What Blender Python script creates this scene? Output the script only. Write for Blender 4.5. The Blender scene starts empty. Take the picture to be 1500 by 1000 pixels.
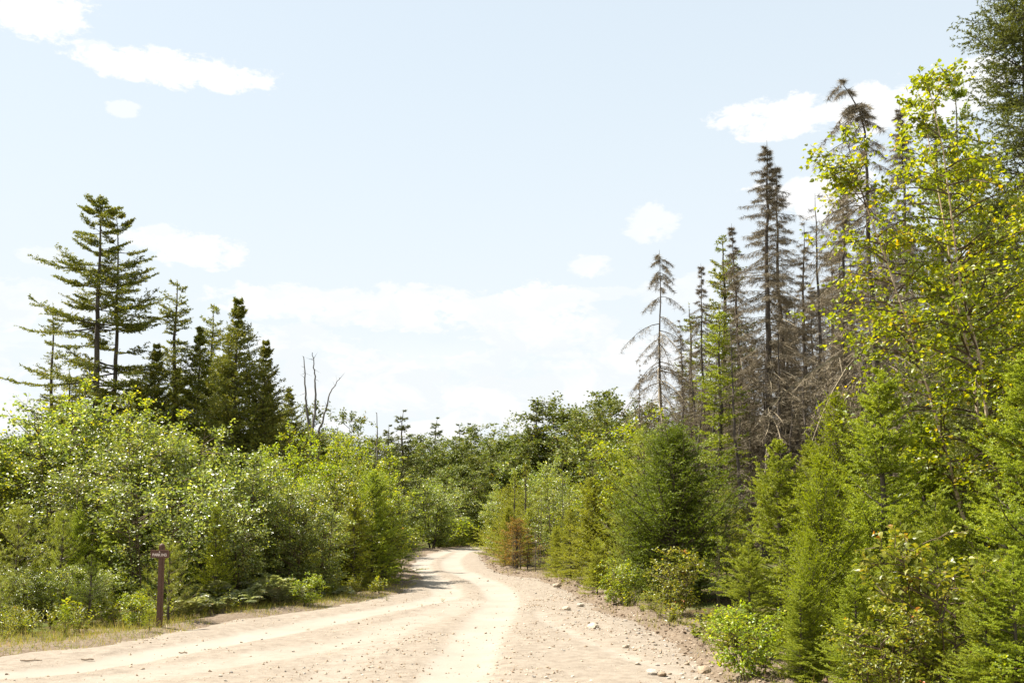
import bpy, math, random
import numpy as np
from mathutils import Vector

# ------------------------------------------------------------------ camera, light, world
SC = bpy.context.scene
COL = SC.collection
F = 1458.0                      # focal length in photo pixels (1500 wide)
EYE = 1.9
CY = 655.0                       # photo row of the optical axis (the picture is shifted upwards)
PITCH = math.atan((765 - CY) / F)
cp, sp = math.cos(PITCH), math.sin(PITCH)

cam_d = bpy.data.cameras.new("camera")
cam_d.sensor_width = 36.0
cam_d.lens = 36.0 * F / 1500.0
cam_d.shift_y = (CY - 500) / 1500.0
cam_d.clip_start = 0.1
cam_d.clip_end = 4000
cam = bpy.data.objects.new("camera", cam_d)
cam.location = (0, 0, EYE)
cam.rotation_euler = (math.pi / 2 + PITCH, 0, 0)
COL.objects.link(cam)
SC.camera = cam

SUN_AZ = math.radians(-72)      # from +Y, negative = towards -X (left)
SUN_EL = math.radians(57)
sun_d = bpy.data.lights.new("sun", 'SUN')
sun_d.energy = 5.0
sun_d.angle = math.radians(0.5)
sun_d.color = (1.0, 0.95, 0.86)
sun = bpy.data.objects.new("sun", sun_d)
sv = Vector((math.sin(SUN_AZ) * math.cos(SUN_EL), math.cos(SUN_AZ) * math.cos(SUN_EL), math.sin(SUN_EL)))
sun.rotation_euler = sv.to_track_quat('Z', 'Y').to_euler()
COL.objects.link(sun)

SC.view_settings.view_transform = 'Standard'
SC.view_settings.look = 'None'
SC.view_settings.exposure = 1.5
SC.view_settings.gamma = 1.0
SC.view_settings.use_curve_mapping = False
SC.cycles.max_bounces = 8
SC.cycles.diffuse_bounces = 4
SC.cycles.transmission_bounces = 4
SC.cycles.use_denoising = True


class NT:
    """small node-tree helper"""
    def __init__(s, tree):
        s.t = tree; s.n = tree.nodes; s.l = tree.links
        s.n.clear()

    def add(s, typ, **kw):
        n = s.n.new(typ)
        for k, v in kw.items():
            setattr(n, k, v)
        return n

    def put(s, sock, v):
        if v is None:
            return
        if hasattr(v, 'is_output') or isinstance(v, bpy.types.NodeSocket):
            s.l.new(v, sock)
        else:
            if isinstance(v, (tuple, list)) and len(v) == 3 and sock.type == 'RGBA':
                v = (*v, 1)
            sock.default_value = v

    def math(s, op, a, b=None, c=None, clamp=False):
        n = s.add('ShaderNodeMath', operation=op, use_clamp=clamp)
        s.put(n.inputs[0], a); s.put(n.inputs[1], b); s.put(n.inputs[2], c)
        return n.outputs[0]

    def mix(s, f, a, b, mode='MIX'):
        n = s.add('ShaderNodeMix', data_type='RGBA', blend_type=mode)
        n.clamp_factor = True
        s.put(n.inputs[0], f); s.put(n.inputs[6], a); s.put(n.inputs[7], b)
        return n.outputs[2]

    def noise(s, vec, scale, detail=4, rough=0.55, dist=0.0):
        n = s.add('ShaderNodeTexNoise')
        s.put(n.inputs['Vector'], vec)
        n.inputs['Scale'].default_value = scale
        n.inputs['Detail'].default_value = detail
        n.inputs['Roughness'].default_value = rough
        n.inputs['Distortion'].default_value = dist
        return n.outputs[0]

    def ramp(s, f, stops, interp='LINEAR'):
        n = s.add('ShaderNodeValToRGB')
        n.color_ramp.interpolation = interp
        els = n.color_ramp.elements
        while len(els) < len(stops):
            els.new(0.5)
        for e, (p, c) in zip(els, stops):
            e.position = p
            e.color = (*c, 1) if len(c) == 3 else c
        s.put(n.inputs[0], f)
        return n.outputs[0]

    def maprange(s, v, a, b, c=0.0, d=1.0, smooth=True):
        n = s.add('ShaderNodeMapRange', interpolation_type='SMOOTHSTEP' if smooth else 'LINEAR')
        s.put(n.inputs[0], v)
        for i, x in enumerate((a, b, c, d)):
            n.inputs[1 + i].default_value = x
        return n.outputs[0]


def pix_dir(px, py):
    u = (px - 750) / F; v = (CY - py) / F
    d = Vector((u, cp - v * sp, sp + v * cp)).normalized()
    return math.atan2(d.x, d.y), math.asin(d.z)


world = bpy.data.worlds.new("World")
SC.world = world
world.use_nodes = True
w = NT(world.node_tree)
sky = w.add('ShaderNodeTexSky', sky_type='NISHITA')
sky.sun_disc = False
sky.sun_elevation = SUN_EL
sky.sun_rotation = SUN_AZ
sky.air_density = 1.0
sky.dust_density = 2.2
sky.ozone_density = 1.0
tc = w.add('ShaderNodeTexCoord')
sep = w.add('ShaderNodeSeparateXYZ'); w.put(sep.inputs[0], tc.outputs['Generated'])
az = w.math('ARCTAN2', sep.outputs[0], sep.outputs[1])
el = w.math('ARCSINE', sep.outputs[2])
cmb = w.add('ShaderNodeCombineXYZ')
w.put(cmb.inputs[0], az); w.put(cmb.inputs[1], w.math('MULTIPLY', el, 1.9)); cmb.inputs[2].default_value = 3.1
n_big = w.noise(cmb.outputs[0], 17.0, 7, 0.62, 0.5)
n_fine = w.noise(cmb.outputs[0], 60.0, 5, 0.6, 0.2)
n_mid = w.noise(cmb.outputs[0], 34.0, 8, 0.66, 0.3)
pert = w.math('ADD', w.math('ADD', w.math('MULTIPLY', w.math('SUBTRACT', n_big, 0.5), 2.4), w.math('MULTIPLY', w.math('SUBTRACT', n_mid, 0.5), 4.2)),
              w.math('MULTIPLY', w.math('SUBTRACT', n_fine, 0.5), 1.1))
# (px, py, half width, half height, strength) of the separate clouds
clouds = [(20, 8, 115, 42, 1), (268, 106, 130, 27, 1), (185, 160, 26, 12, .55), (145, 74, 26, 14, .5),
          (1150, 172, 105, 30, 1), (1330, 150, 150, 40, 1), (1440, 110, 60, 30, .9), (1200, 285, 90, 40, 1),
          (290, 368, 70, 26, 1), (225, 350, 60, 22, .7), (70, 376, 40, 16, .5), (958, 328, 40, 26, .65),
          (866, 392, 30, 16, .75), (880, 430, 60, 10, .5), (780, 445, 80, 34, 1), (610, 455, 190, 32, 1),
          (400, 440, 110, 26, .9), (790, 485, 120, 30, .8), (40, 450, 130, 40, .6), (1020, 420, 90, 30, .5),
          (560, 545, 120, 34, .8), (700, 530, 90, 24, .6), (930, 530, 150, 36, .8), (420, 500, 100, 24, .7),
          (560, 580, 200, 26, .8), (780, 590, 180, 36, .9)]
cl = None
for (cx, cy, hw, hh, st) in clouds:
    a, e = pix_dir(cx, cy)
    a2, _ = pix_dir(cx + hw, cy); _, e2 = pix_dir(cx, cy - hh)
    dx = w.math('MULTIPLY', w.math('SUBTRACT', az, a), 1 / abs(a2 - a))
    dy = w.math('MULTIPLY', w.math('SUBTRACT', el, e), 1 / abs(e2 - e))
    d2 = w.math('ADD', w.math('MULTIPLY', dx, dx), w.math('MULTIPLY', dy, dy))
    m = w.math('MULTIPLY', w.maprange(w.math('ADD', d2, pert), 1.25, 0.45), st)
    cl = m if cl is None else w.math('MAXIMUM', cl, m)
# everywhere else: the same kind of broken cloud from noise alone, and a bank of cloud towards the horizon
n_gen = w.noise(cmb.outputs[0], 5.0, 6, 0.6, 0.4)
outside = w.maprange(w.math('ABSOLUTE', az), 0.50, 0.62)
cl = w.math('MAXIMUM', cl, w.math('MULTIPLY', w.maprange(n_gen, 0.55, 0.64), outside))
low = w.math('MULTIPLY', w.maprange(el, 0.20, 0.10), w.maprange(n_big, 0.38, 0.56))
cl = w.math('MAXIMUM', cl, low)
haze_f = w.maprange(el, 0.75, 0.05, 0.74, 0.97)
SKYK = 1.0
pale = w.mix(haze_f, sky.outputs[0], w.mix(w.maprange(el, 0.5, 0.08), (5.2, 5.85, 6.3), (5.6, 6.0, 6.25)))
shade = w.mix(w.math('MULTIPLY', w.maprange(n_big, 0.62, 0.42), w.maprange(el, 0.35, 0.15)), (6.7, 6.68, 6.6), (5.75, 5.95, 6.05))
skyc = w.mix(w.math('MULTIPLY', cl, 0.9), pale, shade)
bg = w.add('ShaderNodeBackground')
w.put(bg.inputs[0], skyc)
bg.inputs[1].default_value = 0.058
wo = w.add('ShaderNodeOutputWorld')
w.l.new(bg.outputs[0], wo.inputs[0])

# ------------------------------------------------------------------ materials
def new_mat(name):
    m = bpy.data.materials.new(name); m.use_nodes = True
    return m, NT(m.node_tree)


def principled(n, col, rough=0.8, spec=0.3, normal=None):
    p = n.add('ShaderNodeBsdfPrincipled')
    n.put(p.inputs['Base Color'], col)
    n.put(p.inputs['Roughness'], rough)
    n.put(p.inputs['Specular IOR Level'], spec)
    if normal is not None:
        n.l.new(normal, p.inputs['Normal'])
    return p


def out(n, sh):
    o = n.add('ShaderNodeOutputMaterial')
    n.l.new(sh, o.inputs[0])


def leaf_mat(name, stops, trans, tmix=0.35, rough=0.42, spec=0.5, tip=None, hue_var=0.05, hue=-0.03):
    """stops: ramp of leaf colours, picked per leaf; trans: colour factor of the light passing through"""
    m, n = new_mat(name)
    g = n.add('ShaderNodeNewGeometry')
    oi = n.add('ShaderNodeObjectInfo')
    tcn = n.add('ShaderNodeTexCoord')
    clump = n.noise(tcn.outputs['Object'], 2.3, 3, 0.6)
    f = n.math('ADD', n.math('MULTIPLY', g.outputs['Random Per Island'], 0.62),
               n.math('MULTIPLY', n.math('SUBTRACT', clump, 0.30), 1.15), clamp=True)
    col = n.ramp(f, stops)
    if tip is not None:
        at = n.add('ShaderNodeAttribute', attribute_name='tip')
        col = n.mix(at.outputs['Fac'], col, tip)
    hs = n.add('ShaderNodeHueSaturation'); hs.inputs['Saturation'].default_value = 1.08
    n.put(hs.inputs['Hue'], n.math('ADD', n.math('MULTIPLY', n.math('SUBTRACT', oi.outputs['Random'], 0.5), hue_var * 0.25), 0.5 + hue))
    n.put(hs.inputs['Value'], n.math('ADD', n.math('MULTIPLY', oi.outputs['Random'], 0.3), 0.85))
    n.put(hs.inputs['Color'], col)
    col = hs.outputs[0]
    p = principled(n, col, rough, spec)
    tr = n.add('ShaderNodeBsdfTranslucent')
    n.put(tr.inputs[0], n.mix(1.0, col, (*trans,), 'MULTIPLY'))
    ms = n.add('ShaderNodeMixShader')
    ms.inputs[0].default_value = tmix
    n.l.new(p.outputs[0], ms.inputs[1]); n.l.new(tr.outputs[0], ms.inputs[2])
    out(n, ms.outputs[0])
    return m


def bark_mat(name, c1, c2, scale=6.0, rough=0.9, zs=0.25, spots=None):
    m, n = new_mat(name)
    tcn = n.add('ShaderNodeTexCoord')
    mp = n.add('ShaderNodeMapping'); n.put(mp.inputs[0], tcn.outputs['Object']); mp.inputs['Scale'].default_value = (1, 1, zs)
    a = n.noise(mp.outputs[0], scale, 6, 0.65)
    col = n.ramp(a, [(0.32, c1), (0.68, c2)])
    if spots:
        mp2 = n.add('ShaderNodeMapping'); n.put(mp2.inputs[0], tcn.outputs['Object']); mp2.inputs['Scale'].default_value = (1, 1, 5)
        b = n.noise(mp2.outputs[0], 7, 3, 0.6)
        col = n.mix(n.maprange(b, 0.60, 0.66), col, spots)
    bp = n.add('ShaderNodeBump'); bp.inputs['Strength'].default_value = 0.6; bp.inputs['Distance'].default_value = 0.02
    n.put(bp.inputs['Height'], a)
    out(n, principled(n, col, rough, 0.2, bp.outputs[0]).outputs[0])
    return m


M = {}
M['maple'] = leaf_mat('leaf_green', [(0.0, (.050, .085, .014)), (.45, (.12, .175, .026)), (.78, (.22, .265, .036)), (1.0, (.42, .40, .055))],
                      (2.3, 2.1, .9), .40, .42, 1.0, hue=-.018)
M['alder'] = leaf_mat('leaf_grey_green', [(0.0, (.06, .09, .020)), (.45, (.13, .18, .040)), (.8, (.24, .28, .07)), (1.0, (.42, .40, .11))],
                      (2.0, 2.0, 1.0), .38, .40, 1.0, hue=-.018)
M['yellow'] = leaf_mat('leaf_yellow_green', [(0.0, (.075, .125, .015)), (.45, (.15, .21, .024)), (.85, (.26, .31, .032)), (1.0, (.42, .38, .045))],
                       (2.0, 1.9, .8), .45, .46, .7, hue=-.012)
M['birch'] = leaf_mat('birch_leaf', [(0.0, (.07, .115, .014)), (.45, (.15, .21, .022)), (.85, (.27, .31, .03)), (1.0, (.50, .38, .04))],
                      (2.1, 1.9, .7), .48, .45, .7, hue=-.012)
M['spruce'] = leaf_mat('spruce_needles', [(0.0, (0.067, 0.120, 0.022)), (.5, (0.156, 0.234, 0.030)), (1.0, (0.317, 0.393, 0.047))],
                       (1.9, 1.9, .8), .30, .55, .35, tip=(.26, .33, .05))
M['spruce_dark'] = leaf_mat('old_spruce_needles', [(0.0, (0.054, 0.085, 0.018)), (.5, (0.113, 0.154, 0.029)), (1.0, (0.255, 0.267, 0.045))],
                            (1.8, 1.7, .8), .25, .6, .3)
M['spruce_deep'] = leaf_mat('deep_spruce_needles', [(0.0, (.030, .048, .014)), (.5, (.070, .095, .022)), (1.0, (.13, .15, .035))],
                            (1.8, 1.8, .8), .25, .6, .3)  # darkest of the needle greens, for the great and far spruces
M['cedar'] = leaf_mat('cedar_sprays', [(0.0, (0.075, 0.130, 0.012)), (.5, (0.165, 0.260, 0.017)), (1.0, (0.301, 0.393, 0.029))],
                      (1.9, 1.9, .7), .33, .55, .3, tip=(.24, .30, .035))
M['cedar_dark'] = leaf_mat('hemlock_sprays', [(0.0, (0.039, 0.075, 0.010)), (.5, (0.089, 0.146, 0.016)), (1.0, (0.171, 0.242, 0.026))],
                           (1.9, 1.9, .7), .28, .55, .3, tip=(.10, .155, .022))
M['fir'] = leaf_mat('fir_needles', [(0.0, (0.086, 0.132, 0.016)), (.5, (0.184, 0.242, 0.026)), (1.0, (0.320, 0.365, 0.039))],
                    (1.9, 1.9, .8), .32, .55, .35, tip=(.28, .32, .05))
M['pine'] = leaf_mat('pine_needles', [(0.0, (0.092, 0.140, 0.027)), (.5, (0.197, 0.259, 0.047)), (1.0, (0.345, 0.414, 0.080))],
                     (1.7, 1.7, .9), .30, .5, .4)
M['far'] = leaf_mat('far_leaf', [(0.0, (0.043, 0.072, 0.019)), (.5, (0.095, 0.138, 0.029)), (.9, (0.163, 0.191, 0.036)), (1.0, (0.307, 0.217, 0.039))],
                    (1.7, 1.7, .9), .25, .5, .35)
M['rust'] = leaf_mat('rusty_needles', [(0.0, (.12, .07, .02)), (.3, (.27, .125, .035)), (.5, (.34, .19, .045)), (.7, (.20, .21, .04)), (1.0, (.16, .22, .035))],
                     (1.6, 1.4, .9), .3, .55, .3, hue=0)
M['fern'] = leaf_mat('fern_frond', [(0.0, (.085, .115, .045)), (.4, (.18, .215, .10)), (.8, (.33, .36, .21)), (1.0, (.34, .25, .10))],
                     (1.8, 1.8, .9), .35, .35, .6)
M['herb'] = leaf_mat('herb_leaf', [(0.0, (0.060, 0.096, 0.018)), (.5, (0.144, 0.198, 0.030)), (.88, (0.276, 0.300, 0.042)), (1.0, (0.432, 0.180, 0.048))],
                     (2.0, 1.9, .8), .38, .4, .55)
M['grass'] = leaf_mat('dry_grass', [(0.0, (.10, .14, .03)), (.45, (.20, .23, .045)), (.75, (.32, .29, .09)), (1.0, (.40, .31, .16))],
                      (1.6, 1.6, .9), .3, .5, .3)
M['lichen'] = leaf_mat('dead_twigs', [(0.0, (.10, .080, .054)), (.5, (.195, .160, .110)), (1.0, (.37, .32, .235))],
                       (1, 1, 1), .0, .9, .1, hue_var=0.0, hue=0.0)
M['dead_bark'] = bark_mat('dead_bark', (.045, .036, .030), (.15, .125, .105))
M['bark'] = bark_mat('grey_brown_bark', (.040, .030, .024), (.14, .115, .09))
M['twig'] = bark_mat('twig_bark', (.055, .036, .022), (.15, .11, .07), 12)
M['birch_bark'] = bark_mat('birch_bark', (.42, .30, .19), (.62, .50, .37), 5, .7, .5, spots=(.09, .06, .045))
M['snag'] = bark_mat('weathered_snag', (.09, .08, .07), (.22, .20, .175), 9)
M['stick'] = bark_mat('stick_bark', (.20, .14, .09), (.38, .30, .22), 10)

# ---- road and ground
def stone_mat():
    m, n = new_mat('pale_stone')
    oi = n.add('ShaderNodeObjectInfo'); tcn = n.add('ShaderNodeTexCoord')
    a = n.noise(tcn.outputs['Object'], 9, 5, 0.65)
    base = n.ramp(oi.outputs['Random'], [(0, (.30, .23, .16)), (.35, (.42, .33, .24)), (.7, (.52, .46, .38)), (1, (.36, .33, .30))])
    col = n.mix(n.maprange(a, .35, .7), n.mix(1.0, base, (.62, .58, .52), 'MULTIPLY'), base)
    bp = n.add('ShaderNodeBump'); bp.inputs['Strength'].default_value = .5; bp.inputs['Distance'].default_value = .02
    n.put(bp.inputs['Height'], a)
    out(n, principled(n, col, .9, .2, bp.outputs[0]).outputs[0])
    return m


def pebble_mat():
    m, n = new_mat('pebbles')
    g = n.add('ShaderNodeNewGeometry')
    col = n.ramp(g.outputs['Random Per Island'], [(0, (.19, .13, .085)), (.3, (.30, .22, .15)), (.6, (.42, .32, .22)), (.85, (.52, .45, .36)), (1, (.26, .24, .22))])
    out(n, principled(n, col, .95, .1).outputs[0])
    return m


def clod_mat():
    m, n = new_mat('dirt_clods')
    g = n.add('ShaderNodeNewGeometry')
    col = n.ramp(g.outputs['Random Per Island'], [(0, (.075, .05, .032)), (.5, (.15, .105, .07)), (1, (.26, .20, .145))])
    out(n, principled(n, col, 1, .05).outputs[0])
    return m


def road_mat():
    m, n = new_mat('gravel_road')
    geo = n.add('ShaderNodeNewGeometry'); P = geo.outputs['Position']
    tr = n.add('ShaderNodeAttribute', attribute_name='track').outputs['Fac']
    big = n.noise(P, 0.8, 5, 0.6, .3)
    mid = n.noise(P, 6.0, 5, 0.65)
    fine = n.noise(P, 38.0, 4, 0.7)
    rough_c = n.ramp(mid, [(.3, (.175, .143, .110)), (.55, (.235, .197, .154)), (.75, (.275, .235, .188))])
    dust = n.ramp(big, [(.3, (.240, .207, .168)), (.7, (.285, .249, .206))])
    f = n.math('ADD', tr, n.math('MULTIPLY', n.math('SUBTRACT', n.noise(P, 2.2, 8, .75), .5), 1.3), clamp=True)
    f = n.maprange(f, .1, .9)
    col = n.mix(f, rough_c, dust)
    vo = n.add('ShaderNodeTexVoronoi'); n.put(vo.inputs['Vector'], P); vo.inputs['Scale'].default_value = 22
    sp_ = n.maprange(vo.outputs['Distance'], .22, .12)
    pick = n.add('ShaderNodeSeparateColor'); n.put(pick.inputs[0], vo.outputs['Color'])
    spk = n.math('MULTIPLY', sp_, n.maprange(pick.outputs[0], .62, .7))
    spk = n.math('MULTIPLY', spk, n.math('SUBTRACT', 1.0, n.math('MULTIPLY', f, .75)))
    sc_ = n.ramp(pick.outputs[1], [(0, (.16, .11, .07)), (.5, (.30, .22, .15)), (1, (.60, .52, .42))])
    col = n.mix(n.math('MULTIPLY', spk, .85), col, sc_)
    col = n.mix(n.math('MULTIPLY', n.maprange(fine, .5, .72), n.math('SUBTRACT', .6, n.math('MULTIPLY', f, .45))), col, (.22, .16, .11))
    hgt = n.math('ADD', n.math('MULTIPLY', fine, .5), n.math('ADD', n.math('MULTIPLY', mid, .7), n.math('MULTIPLY', spk, .6)))
    bp = n.add('ShaderNodeBump'); bp.inputs['Distance'].default_value = .03
    n.put(bp.inputs['Strength'], n.math('SUBTRACT', .75, n.math('MULTIPLY', f, .5)))
    n.put(bp.inputs['Height'], hgt)
    out(n, principled(n, col, .95, .12, bp.outputs[0]).outputs[0])
    return m


def ground_mat():
    m, n = new_mat('forest_floor')
    geo = n.add('ShaderNodeNewGeometry'); P = geo.outputs['Position']
    ed = n.add('ShaderNodeAttribute', attribute_name='edge').outputs['Fac']     # 1 at road edge, 0 in the wood
    a = n.noise(P, 1.3, 6, .65)
    b = n.noise(P, 12, 5, .7)
    litter = n.ramp(b, [(.3, (.035, .025, .014)), (.55, (.085, .062, .032)), (.75, (.16, .115, .06))])
    green = n.ramp(b, [(.3, (.04, .06, .015)), (.7, (.12, .14, .035))])
    floor = n.mix(n.maprange(a, .45, .6), litter, green)
    sand = n.ramp(b, [(.3, (.105, .076, .052)), (.55, (.18, .138, .098)), (.8, (.25, .205, .155))])
    e2 = n.maprange(n.math('ADD', ed, n.math('MULTIPLY', n.math('SUBTRACT', a, .5), 1.1)), .35, .62)
    col = n.mix(e2, floor, sand)
    bp = n.add('ShaderNodeBump'); bp.inputs['Strength'].default_value = .8; bp.inputs['Distance'].default_value = .05
    n.put(bp.inputs['Height'], b)
    out(n, principled(n, col, 1, .05, bp.outputs[0]).outputs[0])
    return m


M['stone'] = stone_mat(); M['pebble'] = pebble_mat(); M['clod'] = clod_mat()
M['road'] = road_mat(); M['ground'] = ground_mat()

# ------------------------------------------------------------------ mesh helpers
class Geo:
    """collects vertex arrays and faces of 3 and 4 corners, makes one mesh"""
    def __init__(s):
        s.v = []; s.f3 = []; s.f4 = []; s.nv = 0; s.tip = []

    def add(s, v, f3=None, f4=None, tip=None):
        v = np.asarray(v, dtype=np.float32).reshape(-1, 3)
        s.v.append(v)
        if f3 is not None and len(f3): s.f3.append(np.asarray(f3, dtype=np.int64).reshape(-1, 3) + s.nv)
        if f4 is not None and len(f4): s.f4.append(np.asarray(f4, dtype=np.int64).reshape(-1, 4) + s.nv)
        s.tip.append(np.zeros(len(v), np.float32) if tip is None else np.asarray(tip, np.float32))
        s.nv += len(v)

    def mesh(s, name, mat, smooth=False, attr=None):
        me = bpy.data.meshes.new(name)
        V = np.concatenate(s.v) if s.v else np.zeros((0, 3), np.float32)
        F3 = np.concatenate(s.f3) if s.f3 else np.zeros((0, 3), np.int64)
        F4 = np.concatenate(s.f4) if s.f4 else np.zeros((0, 4), np.int64)
        me.vertices.add(len(V)); me.vertices.foreach_set('co', V.ravel())
        nl = F3.size + F4.size
        me.loops.add(nl)
        me.loops.foreach_set('vertex_index', np.concatenate([F3.ravel(), F4.ravel()]).astype(np.int32))
        npoly = len(F3) + len(F4)
        me.polygons.add(npoly)
        st = np.concatenate([np.arange(len(F3)) * 3, F3.size + np.arange(len(F4)) * 4]).astype(np.int32)
        me.polygons.foreach_set('loop_start', st)
        me.polygons.foreach_set('use_smooth', np.full(npoly, smooth))
        nm = attr or 'tip'
        T = np.concatenate(s.tip) if s.tip else np.zeros(0, np.float32)
        if attr or (T > 0).any():
            a = me.attributes.new(nm, 'FLOAT', 'POINT'); a.data.foreach_set('value', T)
        me.update(calc_edges=True)
        me.materials.append(mat)
        return me


def unit(a):
    return a / np.maximum(np.linalg.norm(a, axis=-1, keepdims=True), 1e-9)


def frames(T):
    ref = np.where(np.abs(T[..., 2:3]) > 0.9, np.array([1., 0, 0]), np.array([0, 0, 1.]))
    U = unit(np.cross(T, ref)); V = np.cross(T, U)
    return U, V


def tubes(g, P, R, S=3):
    """P (N,M,3) centre lines, R (N,M) radii"""
    P = np.asarray(P, float); R = np.asarray(R, float)
    N, Mn = P.shape[:2]
    if N == 0: return
    T = np.empty_like(P)
    T[:, 1:-1] = P[:, 2:] - P[:, :-2]; T[:, 0] = P[:, 1] - P[:, 0]; T[:, -1] = P[:, -1] - P[:, -2]
    T = unit(T)
    U, V = frames(unit(P[:, -1] - P[:, 0])[:, None, :].repeat(Mn, 1))
    U = unit(U - T * (U * T).sum(-1, keepdims=True)); V = np.cross(T, U)
    a = np.arange(S) * 2 * math.pi / S
    ring = P[:, :, None] + R[:, :, None, None] * (np.cos(a)[:, None] * U[:, :, None] + np.sin(a)[:, None] * V[:, :, None])
    idx = np.arange(N * Mn * S).reshape(N, Mn, S)
    A = idx[:, :-1]; B = idx[:, 1:]
    f = np.stack([A, np.roll(A, -1, 2), np.roll(B, -1, 2), B], -1)
    g.add(ring, f4=f)


def slivers(g, P0, P1, wd, rng, tip=None):
    """thin single triangles from P0 to P1"""
    D = P1 - P0
    R = unit(np.cross(D, rng.normal(size=D.shape)))
    wd = np.broadcast_to(np.asarray(wd, float), (len(D),))[:, None]
    V = np.stack([P0 - R * wd / 2, P0 + R * wd / 2, P1], 1)
    n = len(D)
    g.add(V, f3=np.arange(3 * n).reshape(n, 3), tip=None if tip is None else np.repeat(tip, 3))


def leaves(g, P, D, Nn, L, W, detail=2, rng=None):
    n = len(P)
    if n == 0: return
    D = unit(D); S = unit(np.cross(D, Nn)); Nn = np.cross(S, D)
    L = np.broadcast_to(L, (n,))[:, None]; W = np.broadcast_to(W, (n,))[:, None]
    if detail == 2:
        V = np.stack([P, P + D * L * .42 + S * W * .5 + Nn * W * .14, P + D * L - Nn * L * .10, P + D * L * .42 - S * W * .5 + Nn * W * .14], 1)
        i = np.arange(n)[:, None] * 4
        f = np.concatenate([i + [0, 1, 2], i + [0, 2, 3]], 0)
        g.add(V, f3=f)
    else:
        b = P; l1 = P + D * L * .22 + S * W * .46 + Nn * W * .10; l2 = P + D * L * .6 + S * W * .36 + Nn * W * .08
        t = P + D * L - Nn * L * .14; m = P + D * L * .5 - Nn * L * .02
        r1 = P + D * L * .22 - S * W * .46 + Nn * W * .10; r2 = P + D * L * .6 - S * W * .36 + Nn * W * .08
        V = np.stack([b, l1, l2, t, r2, r1, m], 1)
        i = np.arange(n)[:, None] * 7
        g.add(V, f4=np.concatenate([i + [0, 1, 2, 6], i + [0, 6, 4, 5]], 0), f3=np.concatenate([i + [6, 2, 3], i + [6, 3, 4]], 0))


def sample_line(P, s):
    """P (N,M,3), s (N,K) in 0..1 -> points (N,K,3), tangents"""
    N, Mn = P.shape[:2]
    x = np.clip(s, 0, .9999) * (Mn - 1); i = x.astype(int); f = (x - i)[..., None]
    r = np.arange(N)[:, None]
    a = P[r, i]; b = P[r, i + 1]
    return a + (b - a) * f, unit(b - a)

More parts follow.
